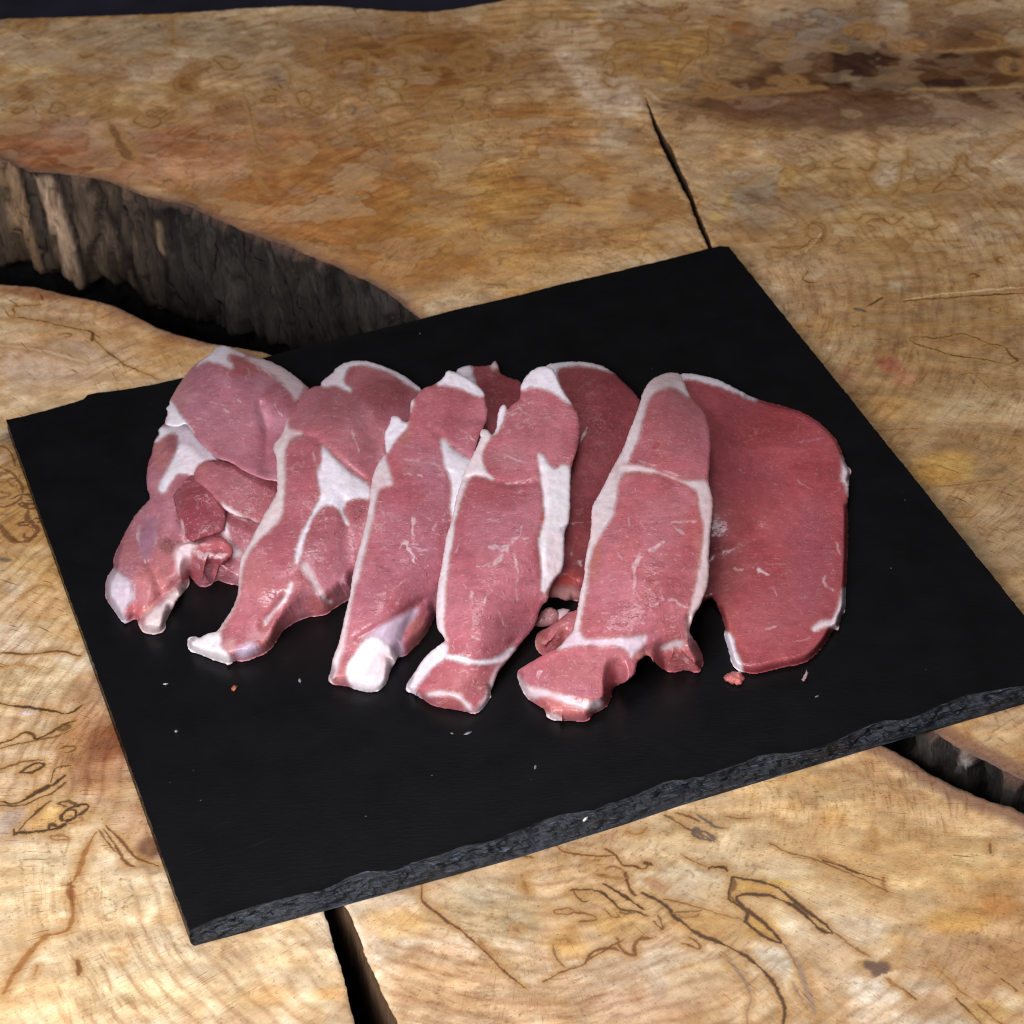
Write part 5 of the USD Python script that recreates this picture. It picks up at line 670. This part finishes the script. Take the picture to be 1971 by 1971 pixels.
sheet(P4, o4, [('Z4', [(640,190),(660,150),(700,110),(750,88),(800,100),(828,150),(860,220),(905,285),(945,370),(942,470),(925,530),(900,600),(893,700),(893,820),(885,905),(862,935),(864,1030),(858,1135),(815,1180),(790,1230),(780,1285),(760,1300),(740,1330),(720,1400),(690,1450),(640,1500),(625,1530),(590,1570),(560,1610),(530,1640),(510,1690),(490,1740),(495,1770),(480,1800),(440,1850),(400,1870),(360,1850),(290,1840),(240,1835),(190,1820),(160,1800),(100,1760),(45,1745),(80,1680),(140,1590),(200,1530),(260,1490),(240,1460),(210,1420),(210,1340),(215,1230),(235,1130),(250,1040),(265,940),(295,870),(305,800),(330,700),(355,610),(385,570),(420,500),(440,450),(430,450),(440,410),(470,410),(495,445),(515,420),(525,320),(550,285),(570,295),(572,320),(600,290),(640,260),(642,220)])],
      [('Z4',640,190,12),('Z4',700,110,12),('Z4',570,300,13),('Z4',440,430,13),('Z4',790,150,19),('Z4',690,220,20),('Z4',880,290,21),('Z4',640,350,23),('Z4',800,380,26),('Z4',930,420,20),('Z4',520,470,21),('Z4',700,550,27),('Z4',880,580,21),('Z4',385,570,15),('Z4',460,620,22),('Z4',600,720,27),('Z4',760,700,25),('Z4',880,760,20),('Z4',320,760,15),('Z4',400,800,23),('Z4',600,900,26),('Z4',740,880,23),('Z4',860,920,18),('Z4',265,950,14),('Z4',340,980,22),('Z4',235,1130,13),('Z4',320,1150,20),('Z4',500,1100,25),('Z4',700,1080,22),('Z4',850,1050,17),('Z4',210,1340,11),('Z4',300,1330,17),('Z4',480,1300,20),('Z4',680,1280,16),('Z4',770,1250,12),('Z4',240,1460,9),('Z4',310,1480,13),('Z4',450,1480,15),('Z4',600,1460,12),('Z4',720,1400,7),('Z4',620,1530,4),('Z4',140,1590,6),('Z4',280,1590,11.5),('Z4',420,1620,12),('Z4',540,1620,7),('Z4',45,1745,.6),('Z4',130,1720,8),('Z4',300,1740,10),('Z4',420,1740,9),('Z4',510,1690,3),('Z4',480,1800,1),('Z4',400,1870,.6),('Z4',290,1838,.6),('Z4',160,1800,.6),('Z4',240,1835,.6),('Z4',370,1800,6)],
      thick=10, seed=640, lean=(0.383,0.119,0.138), part='front_muscle', rnd=1.5,
      regions=[('fat_rim','Z4',[(632,200),(655,145),(698,104),(750,80),(805,98),(830,145),(850,200),(880,245),(912,285),(895,285),(850,257),(800,222),(740,197),(690,196),(650,212)],FW,.4,6),
               ('fat_rim','Z4',[(422,455),(434,405),(470,404),(500,445),(472,480),(447,520),(442,580),(472,640),(514,665),(500,672),(440,652),(400,647),(372,670),(348,740),(322,830),(302,900),(287,1000),(272,1090),(262,1180),(253,1300),(248,1400),(253,1440),(278,1480),(272,1500),(258,1495),(232,1462),(203,1420),(203,1340),(208,1230),(228,1130),(243,1040),(258,940),(288,870),(298,800),(323,700),(348,610),(378,570),(413,500)],(0.74,0.63,0.65),.3,5),
               ('fat_rim','Z4',[(510,425),(520,318),(550,280),(574,293),(562,340),(542,400),(500,452)],FW,.4,5),
               ('sinew','Z4',[(722,530),(757,543),(792,600),(815,625),(850,590),(900,600),(900,720),(900,820),(892,900),(866,930),(870,1030),(864,1130),(800,1180),(772,1240),(755,1252),(748,1150),(738,1050),(733,960),(753,900),(768,850),(753,760),(748,680),(733,600)],(0.80,0.73,0.76),.6,5),
               ('fat_seam','Z4',[(250,1558),(330,1568),(400,1588),(470,1588),(530,1568),(590,1520),(620,1515),(600,1570),(545,1604),(450,1610),(390,1609),(320,1594),(260,1582)],FW,.1,5),
               ('fat_rim','Z4',[(262,1488),(268,1570),(200,1620),(150,1680),(92,1745),(150,1795),(100,1768),(35,1750),(75,1680),(135,1590),(195,1530)],FW,.2,7),
               ('fat_end','Z4',[(150,1762),(210,1743),(320,1753),(352,1788),(392,1820),(412,1862),(368,1852),(348,1812),(300,1772),(230,1767),(180,1777)],FP,.3,6),
               ('fat_rim','Z4',[(545,1605),(525,1650),(505,1720),(500,1780),(455,1850),(400,1878),(428,1820),(468,1760),(488,1690),(505,1630)],FP,.2,6)],
      tints=[('Z4',680,380,170,140,(0.34,0.1,0.105),.5),('Z4',560,560,120,80,(0.4,0.17,0.18),.5),('Z4',770,870,25,35,(0.6,0.07,0.05),.85),('Z4',790,1230,40,70,(0.6,0.25,0.25),.6),('Z4',320,1700,170,80,(0.45,0.15,0.15),.6),('Z4',270,1800,80,40,(0.5,0.14,0.13),.7),('Z4',530,750,160,70,(0.30,0.065,0.07),.5),('Z4',420,1400,120,80,(0.35,0.085,0.09),.3)],
      veins=[('Z4',[(420,1105),(470,1110),(530,1080),(580,1010),(640,950),(650,900)],10,.75),('Z4',[(480,1020),(540,1015),(590,1000)],10,.7),('Z4',[(640,960),(690,970)],10,.6),('Z4',[(350,1200),(360,1225)],7,.6),('Z4',[(385,1240),(400,1300)],5,.6),('Z4',[(470,1270),(455,1310)],6,.6),('Z4',[(610,1040),(630,1140),(620,1200),(625,1290)],5,.55),('Z4',[(330,990),(310,1040)],4,.4),('Z4',[(520,870),(460,890)],4,.4),('Z4',[(390,1465),(450,1490)],5,.5),('Z4',[(520,1340),(550,1410)],4,.5),('Z4',[(560,690),(640,690),(700,660)],7,.6),('Z4',[(540,350),(620,330)],5,.5),('Z4',[(470,520),(600,560),(680,580)],4,.4)],
      creases=[('Z4',[(370,665),(440,648),(520,680),(640,700),(720,680)],5,1.1),('Z4',[(905,290),(950,380),(940,480)],6,.8),('Z4',[(290,1575),(420,1600),(560,1570)],5,.9),('Z4',[(590,1500),(610,1490)],4,1.2),('Z4',[(745,620),(760,760),(770,850),(740,960),(750,1150)],5,.9),('Z4',[(860,925),(895,910)],4,1.4)])
# the folded-under end of slice 4, seen through the gap
sheet(P4, o4, [('Z4', [(700,1410),(730,1350),(790,1310),(830,1340),(840,1385),(800,1415),(720,1420)])], [('Z4',700,1410,2),('Z4',770,1370,6),('Z4',780,1320,7),('Z4',830,1340,5),('Z4',720,1420,2),('Z4',800,1415,2)], thick=6, wallk=.7, seed=670, lean=(0.27,0.13,0.125), part='gristle', lumps=.3)
sheet(P4, o4, [('Z4', [(818,1335),(850,1325),(893,1330),(880,1360),(850,1392),(832,1385)])], [('Z4',818,1335,3),('Z4',850,1350,7),('Z4',893,1330,3),('Z4',850,1392,3)], thick=4, seed=680, lean=(0.50,0.40,0.41), part='gristle', lumps=.3)
sheet(P4, o4, [('Z9', [(222,640),(245,545),(285,530),(350,495),(440,425),(545,350),(640,330),(690,420),(660,560),(540,660),(420,735),(300,750),(240,690)])], [('Z9',222,640,2),('Z9',300,750,2),('Z9',240,690,2),('Z9',420,735,2.0),('Z9',300,640,6),('Z9',400,560,8),('Z9',500,480,9),('Z9',600,420,9),('Z9',560,600,8),('Z9',400,660,7)], thick=7, seed=690, lean=(0.30,0.085,0.088), part='lower_flap', lumps=.4, wallk=.7,
      tints=[('Z9',265,620,45,90,(0.52,0.22,0.18),.8)])

# --- slice 5
P5, o5 = slice_thing('rightmost and largest pork slice, its broad dark red right half lying open on the slate', (1330, 1050))
sheet(P5, o5, [('Z5', [(920,97),(1000,105),(1100,130),(1200,180),(1300,235),(1440,265),(1560,310),(1640,370),(1700,440),(1730,500),(1740,555),(1776,590),(1762,630),(1755,740),(1755,900),(1755,1050),(1745,1170),(1745,1290),(1717,1330),(1712,1398),(1680,1385),(1660,1430),(1610,1500),(1540,1560),(1420,1580),(1350,1600),(1280,1615),(1240,1605),(1210,1600),(1170,1570),(1160,1500),(1130,1410),(1142,1380),(1115,1310),(1075,1220),(1040,1240),(1010,1260),(940,1200),(920,1000),(930,800),(930,600),(900,400),(880,250),(890,140)])],
      [('Z5',1000,105,4.5),('Z5',1200,180,3),('Z5',1300,235,2),('Z5',1440,265,2),('Z5',1640,370,1.5),('Z5',1740,540,1.5),('Z5',1755,900,1.5),('Z5',1745,1170,1.5),('Z5',1700,1390,1.5),('Z5',1540,1560,1.2),('Z5',1350,1600,1.2),('Z5',1210,1600,1.2),('Z5',1160,1500,1.5),('Z5',1140,1380,2),('Z5',1075,1220,3),('Z5',890,120,9),('Z5',900,170,18),('Z5',980,180,17),('Z5',1000,400,17),('Z5',1100,250,13),('Z5',1250,400,6.8),('Z5',1400,400,5.6),('Z5',1100,600,14),('Z5',1300,650,6.8),('Z5',1550,600,5.6),('Z5',1000,800,15),('Z5',1150,850,14),('Z5',1300,900,6.5),('Z5',1550,900,5.6),('Z5',1080,1000,6.2),('Z5',1200,1030,5.9),('Z5',1130,1150,6.2),('Z5',1300,1150,6.5),('Z5',1550,1150,5.6),('Z5',1250,1350,5.6),('Z5',1500,1350,5.3),('Z5',1350,1500,5.0),('Z5',950,1100,5.0),('Z5',1680,700,5.0),('Z5',1680,1150,5.0),('Z5',1000,1230,4.5)],
      thick=8.5, flat=.0, seed=710, lean=(0.296,0.068,0.076), part='back_muscle', rnd=2.4,
      regions=[('fat_rim','Z5',[(900,90),(1000,97),(1100,122),(1200,172),(1310,235),(1280,240),(1190,200),(1110,168),(1000,140),(930,132),(905,150),(920,190),(955,215),(940,225),(900,190),(880,140)],FW,.5,5),
               ('fat_edge','Z5',[(1722,500),(1742,550),(1782,588),(1768,632),(1762,720),(1750,700),(1735,650),(1718,640),(1728,570)],FP,.4,6),
               ('fat_edge','Z5',[(1725,1180),(1750,1180),(1752,1290),(1724,1332),(1718,1400),(1690,1385),(1640,1370),(1590,1400),(1565,1380),(1630,1345),(1680,1330),(1705,1270)],FP,.6,5),
               ('fat_edge','Z5',[(1130,1395),(1170,1420),(1190,1480),(1220,1560),(1230,1600),(1200,1605),(1160,1570),(1152,1500),(1122,1420)],FW,.5,5)],
      tints=[('Z5',1300,820,230,110,(0.38, 0.075, 0.07),.45),('Z5',1180,1080,110,150,(0.42, 0.11, 0.10),.4),('Z5',1600,1050,160,300,(0.30,0.07,0.09),.5),('Z5',1450,1300,260,200,(0.33,0.085,0.1),.5),('Z5',1250,380,250,120,(0.28,0.052,0.055),.5),('Z5',1150,1330,60,130,(0.42,0.11,0.1),.5)],
      veins=[('Z5',[(1120,900),(1155,885)],7,.8),('Z5',[(1280,1075),(1320,1090),(1360,1115)],11,.8),('Z5',[(1180,1085),(1230,1080)],6,.6),('Z5',[(1200,585),(1235,600)],6,.6),('Z5',[(1640,1120),(1630,1160),(1680,1200)],6,.5),('Z5',[(1380,1180),(1400,1220)],5,.5),('Z5',[(1300,1080),(1320,1100)],10,.6),('Z5',[(1340,1390),(1400,1370)],6,.5),('Z5',[(1480,1450),(1560,1430)],4,.4),('Z5',[(1500,450),(1620,430)],4,.3),('Z5',[(1560,680),(1500,640)],4,.3),('Z5',[(1700,950),(1720,1010)],4,.4)],
      creases=[('Z5',[(1060,1050),(1130,1020),(1230,960),(1290,900)],16,2.2),('Z5',[(1090,800),(1080,950),(1060,1060)],14,1.2),('Z5',[(1040,260),(1120,340),(1200,420)],14,.8)])
sheet(P5, o5, [('Z5', [(720,200),(750,150),(800,110),(860,97),(910,100),(930,150),(960,215),(1000,260),(1040,310),(1060,380),(1068,460),(1060,560),(1052,640),(1075,720),(1078,800),(1070,850),(1060,950),(1058,1050),(1055,1150),(1040,1200),(1005,1290),(985,1300),(955,1400),(975,1425),(1000,1460),(1030,1530),(1025,1580),(1000,1615),(950,1590),(890,1605),(840,1600),(790,1560),(745,1510),(720,1530),(695,1550),(690,1610),(640,1650),(570,1680),(570,1740),(530,1790),(465,1820),(460,1845),(400,1855),(380,1845),(300,1850),(260,1840),(235,1825),(240,1800),(180,1760),(135,1730),(105,1670),(85,1600),(150,1560),(250,1500),(300,1480),(340,1430),(380,1390),(395,1290),(410,1200),(435,1110),(430,1070),(445,980),(465,900),(465,770),(510,700),(560,600),(600,530),(640,440),(680,330),(710,260)])],
      [('Z5',720,200,9),('Z5',800,110,9),('Z5',905,100,4),('Z5',935,150,8),('Z5',970,225,13),('Z5',680,330,12),('Z5',850,180,20),('Z5',900,210,19),('Z5',780,320,24),('Z5',950,350,25),('Z5',1050,400,20),('Z5',600,530,13),('Z5',720,520,25),('Z5',900,560,28),('Z5',1055,600,20),('Z5',465,770,12),('Z5',580,720,23),('Z5',750,750,29),('Z5',950,780,27),('Z5',1075,800,18),('Z5',445,980,13),('Z5',520,950,22),('Z5',700,1000,28),('Z5',900,1000,26),('Z5',1055,1000,17),('Z5',415,1180,12),('Z5',500,1200,20),('Z5',700,1200,24),('Z5',900,1200,21),('Z5',1040,1180,13),('Z5',385,1390,10),('Z5',470,1400,15),('Z5',680,1400,18),('Z5',850,1400,15),('Z5',975,1350,10),('Z5',250,1500,8),('Z5',380,1520,13),('Z5',560,1520,13),('Z5',680,1500,10),('Z5',745,1510,11),('Z5',850,1500,10),('Z5',980,1500,8),('Z5',1030,1550,1),('Z5',1000,1612,.6),('Z5',890,1600,.6),('Z5',790,1560,9),('Z5',900,1560,8),('Z5',690,1600,9),('Z5',640,1650,9),('Z5',85,1600,5),('Z5',105,1670,2),('Z5',250,1600,11),('Z5',450,1650,11.5),('Z5',180,1700,8),('Z5',330,1740,9.5),('Z5',480,1760,8),('Z5',570,1720,2),('Z5',135,1730,1),('Z5',240,1825,.6),('Z5',380,1850,.6),('Z5',460,1840,.6),('Z5',530,1790,1.5),('Z5',350,1800,5)],
      thick=10, seed=740, lean=(0.383,0.116,0.129), part='front_muscle', rnd=1.5,
      regions=[('fat_rim','Z5',[(712,200),(745,145),(798,103),(860,90),(912,92),(940,150),(965,215),(945,222),(905,185),(860,172),(800,185),(760,215),(740,280),(715,360),(700,440),(665,520),(640,570),(610,620),(595,680),(590,760),(560,850),(500,920),(470,1000),(448,1100),(440,1180),(425,1280),(400,1390),(410,1450),(330,1475),(300,1490),(290,1480),(335,1430),(374,1390),(388,1290),(403,1200),(428,1110),(423,1070),(438,980),(458,900),(458,770),(503,700),(553,600),(593,530),(633,440),(673,330),(703,260)],(0.70,0.58,0.60),.2,6),
               ('fat_seam','Z5',[(600,560),(680,560),(760,575),(840,605),(900,640),(960,640),(1015,640),(1050,640),(1082,720),(1086,800),(1075,860),(1066,950),(1064,1050),(1060,1150),(1045,1210),(1005,1295),(975,1310),(965,1425),(950,1425),(950,1330),(985,1200),(1005,1100),(1025,950),(1040,860),(1010,780),(1005,700),(950,660),(880,630),(790,600),(690,590),(620,610),(590,640)],(0.71,0.55,0.56),.2,5),
               ('fat_seam','Z5',[(400,1390),(420,1440),(520,1437),(620,1430),(740,1410),(735,1460),(690,1500),(665,1545),(640,1480),(560,1465),(450,1465),(330,1480),(300,1488),(345,1430)],(0.68,0.55,0.62),.1,6),
               ('fat_end','Z5',[(80,1600),(120,1640),(150,1675),(240,1690),(340,1720),(430,1760),(500,1740),(530,1760),(490,1790),(420,1790),(330,1760),(230,1720),(180,1740),(125,1728),(95,1670)],FP,.4,7),
               ('sinew','Z5',[(810,1480),(870,1450),(930,1435),(935,1470),(880,1480),(830,1500)],FP,.4,6),
               ('fat_end','Z5',[(235,1800),(280,1815),(330,1835),(300,1856),(255,1848),(228,1826)],FP,.2,6)],
      tints=[('Z5',990,880,60,110,(0.50,0.10,0.09),.5),('Z5',860,370,160,170,(0.36,0.105,0.105),.5),('Z5',330,1780,150,60,(0.58,0.17,0.15),.8),('Z5',920,1540,130,80,(0.42,0.11,0.11),.6),('Z5',400,1600,200,90,(0.38,0.12,0.125),.5),('Z5',800,460,22,18,(0.3,0.04,0.03),.8),('Z5',1010,1050,40,160,(0.6,0.22,0.2),.5),('Z5',480,1000,40,160,(0.42,0.16,0.11),.5),('Z5',720,1520,50,30,(0.5,0.2,0.16),.6),('Z5',565,730,14,10,(0.1,0.05,0.04),.9),('Z5',740,330,14,12,(0.3,0.12,0.1),.6)],
      veins=[('Z5',[(680,1110),(680,1060),(740,1000),(830,950)],12,.75),('Z5',[(685,1110),(680,1200)],5,.6),('Z5',[(790,1260),(830,1255)],7,.6),('Z5',[(820,1220),(825,1250)],5,.5),('Z5',[(855,1235),(900,1250),(950,1280)],7,.6),('Z5',[(870,850),(930,845),(1000,840)],6,.6),('Z5',[(880,870),(930,910)],7,.5),('Z5',[(190,1620),(220,1600)],14,.8),('Z5',[(830,590),(930,620),(1000,660)],5,.6),('Z5',[(770,880),(800,885)],7,.5),('Z5',[(510,1305),(540,1305)],8,.5),('Z5',[(430,1250),(445,1265)],10,.7),('Z5',[(890,1520),(930,1530),(960,1560)],8,.5),('Z5',[(700,540),(800,570)],4,.4),('Z5',[(600,1000),(620,1040)],4,.4),('Z5',[(650,820),(655,870)],4,.4)],
      creases=[('Z5',[(900,180),(955,215),(1010,290)],6,1.0),('Z5',[(620,590),(760,590),(880,640)],5,.7),('Z5',[(450,1455),(600,1455),(720,1440)],6,.8),('Z5',[(740,1500),(830,1490),(930,1470)],6,1.4),('Z5',[(130,1700),(300,1740),(440,1780)],6,1.2),('Z5',[(955,1330),(965,1400)],4,1.5)])

# ------------------------------------------------------------------ scraps on the slate
def scrap(label, zone, pts, h, col, seed, name='meat_scrap', base=0.0, cat='meat scrap'):
    q = px(zone, pts); o = unproj(q.mean(0)[None], base)[0]; path = uniq('/World', name)
    ol = resample(q, 1.3); am = min(5.0, .16 * np.ptp(q, axis=0).max()); ol = ol + am * np.c_[n2(ol, .22, seed) - .5, n2(ol, .22, seed + 1) - .5] + .5 * am * np.c_[n2(ol, .6, seed + 5) - .5, n2(ol, .6, seed + 6) - .5]; pg = Polygon(ol).buffer(0); pg = pg if pg.geom_type == 'Polygon' else max(pg.geoms, key=lambda g_: g_.area); ol = np.array(pg.exterior.coords)[:-1]
    x0, y0, x1, y1 = pg.bounds; gx, gy = np.meshgrid(np.arange(x0, x1, 1.6), np.arange(y0, y1, 1.6)); gp = np.c_[gx.ravel(), gy.ravel()]; gp = gp[shapely.contains_xy(pg.buffer(-.8), gp[:, 0], gp[:, 1])]
    p = np.vstack([ol, gp]); t = Delaunay(p).simplices; cen = p[t].mean(1); t = t[shapely.contains_xy(pg, cen[:, 0], cen[:, 1])]
    a = p[t]; cr = (a[:, 1, 0] - a[:, 0, 0]) * (a[:, 2, 1] - a[:, 0, 1]) - (a[:, 1, 1] - a[:, 0, 1]) * (a[:, 2, 0] - a[:, 0, 0]); t[cr > 0] = t[cr > 0][:, ::-1]
    d = cKDTree(resample(ol, .4)).query(p)[0]; d[:len(ol)] = 0; dd = d / max(d.max(), 1e-6)
    z = base + .00012 + h * (np.sqrt(1 - (1 - dd) ** 2)) * (.15 + 1.6 * n2(p, .16, seed + 2))
    P = unproj(p, z); Q = unproj(p, np.full(len(p), base + .00006)); n = len(p); nb = len(ol); k = np.arange(nb); k2 = (k + 1) % nb
    V = np.vstack([P, Q]); fr = np.concatenate([np.stack([k, k2, k2 + n], -1), np.stack([k, k2 + n, k + n], -1)])
    fnr = np.cross(V[fr[:, 1]] - V[fr[:, 0]], V[fr[:, 2]] - V[fr[:, 0]])
    if ((V[fr[:, 0]] - V.mean(0)) * fnr).sum() < 0: fr = fr[:, ::-1]
    c = np.tile(np.asarray(col, float), (2 * n, 1)) * (.75 + .5 * n2(np.vstack([p, p]), .1, seed + 3))[:, None]
    m = UsdGeom.Mesh.Define(stage, path); used[path] = 1
    F = np.vstack([t, t[:, ::-1] + n, fr]); vv = V - o
    m.CreatePointsAttr(Vt.Vec3fArray.FromNumpy(vv.astype(np.float32))); m.CreateFaceVertexCountsAttr(Vt.IntArray.FromNumpy(np.full(len(F), 3, np.int32))); m.CreateFaceVertexIndicesAttr(Vt.IntArray.FromNumpy(F.astype(np.int32).ravel()))
    m.CreateSubdivisionSchemeAttr('none'); m.AddTranslateOp().Set(Gf.Vec3d(*map(float, o)))
    m.CreateNormalsAttr(Vt.Vec3fArray.FromNumpy(vnormals(V, F).astype(np.float32))); m.SetNormalsInterpolation('vertex')
    UsdGeom.PrimvarsAPI(m).CreatePrimvar('tone', Sdf.ValueTypeNames.Color3fArray, 'vertex').Set(Vt.Vec3fArray.FromNumpy(c.astype(np.float32)))
    UsdShade.MaterialBindingAPI.Apply(m.GetPrim()).Bind(M['fat']); tag(m, label, cat, None)
scrap('pink meat scrap below the lower left corner of the largest slice', 'Z5', [(1128,1628),(1150,1608),(1180,1598),(1215,1600),(1240,1640),(1220,1668),(1180,1664),(1140,1650)], .0022, (0.52,0.16,0.14), 801)
scrap('small upright pale fat sliver below the bottom edge of the largest slice', 'Z5', [(1520,1640),(1540,1610),(1550,1588),(1556,1610),(1545,1645),(1530,1652)], .0012, (0.45,0.33,0.33), 803)
scrap('tiny red brown meat crumb in front of the second slice', 'W3', [(310,160),(322,148),(338,152),(334,166),(322,176),(314,170)], .0012, (0.42,0.13,0.07), 805, 'meat_crumb', cat='crumb')
scrap('thin pale crumb on the slate, leftmost and below the crumpled slice', 'W3', [(28,144),(40,138),(52,141),(40,147)], .0006, (0.5,0.48,0.42), 807, 'pale_crumb', cat='crumb')
scrap('pale round crumb alone on the left front of the slate', 'W3', [(76,336),(84,331),(92,338),(86,345),(78,343)], .0007, (0.4,0.39,0.36), 809, 'pale_crumb', cat='crumb')
scrap('grey crumb between the second and third slice ends', 'W3', [(588,125),(596,118),(602,128),(598,138),(590,134)], .0006, (0.3,0.29,0.28), 811, 'pale_crumb', cat='crumb')
scrap('bright white chip stuck on the chipped front edge of the slate', 'W4', [(108,708),(118,694),(132,690),(128,702),(114,712)], .0007, (0.8,0.8,0.8), 813, 'white_chip', base=-0.0002, cat='chip')
scrap('thin grey flake on the slate in front of the fourth slice', 'W3', [(1270,352),(1290,340),(1308,338),(1292,352)], .0004, (0.22,0.22,0.23), 815, 'slate_flake', cat='flake')
r = np.random.default_rng(77)
Vs, Fs = [], []; n0 = 0
for k in range(60):
    uv = np.array([r.uniform(150, 1900), r.uniform(620, 1700)]); w = unproj(uv[None], 0)[0]
    if not shapely.contains_xy(sp.buffer(-.004), w[0], w[1]) or (r.uniform() < .45 and uv[1] < 1250): continue
    s = r.uniform(.00008, .00022) * (2.2 if r.uniform() < .06 else 1); ang = r.uniform(0, 6.3); el = r.uniform(1, 3)
    b = trimesh.creation.icosphere(0); v = b.vertices * (s * el, s, s * .5); v = v @ trimesh.transformations.rotation_matrix(ang, (0, 0, 1))[:3, :3].T + (w[0], w[1], s * .3)
    Vs.append(v); Fs.append(b.faces + n0); n0 += len(v)
dp = put('/World', 'slate_dust', np.vstack(Vs), np.vstack(Fs), mat('slate_dust', {'p': ('principled_bsdf', {'base_color': (0.16, 0.16, 0.17), 'roughness': 0.8})}, []), smooth_=False)
tag(stage.GetPrimAtPath(dp), 'fine grey dust specks scattered over the black slate', 'dust', kind='stuff')
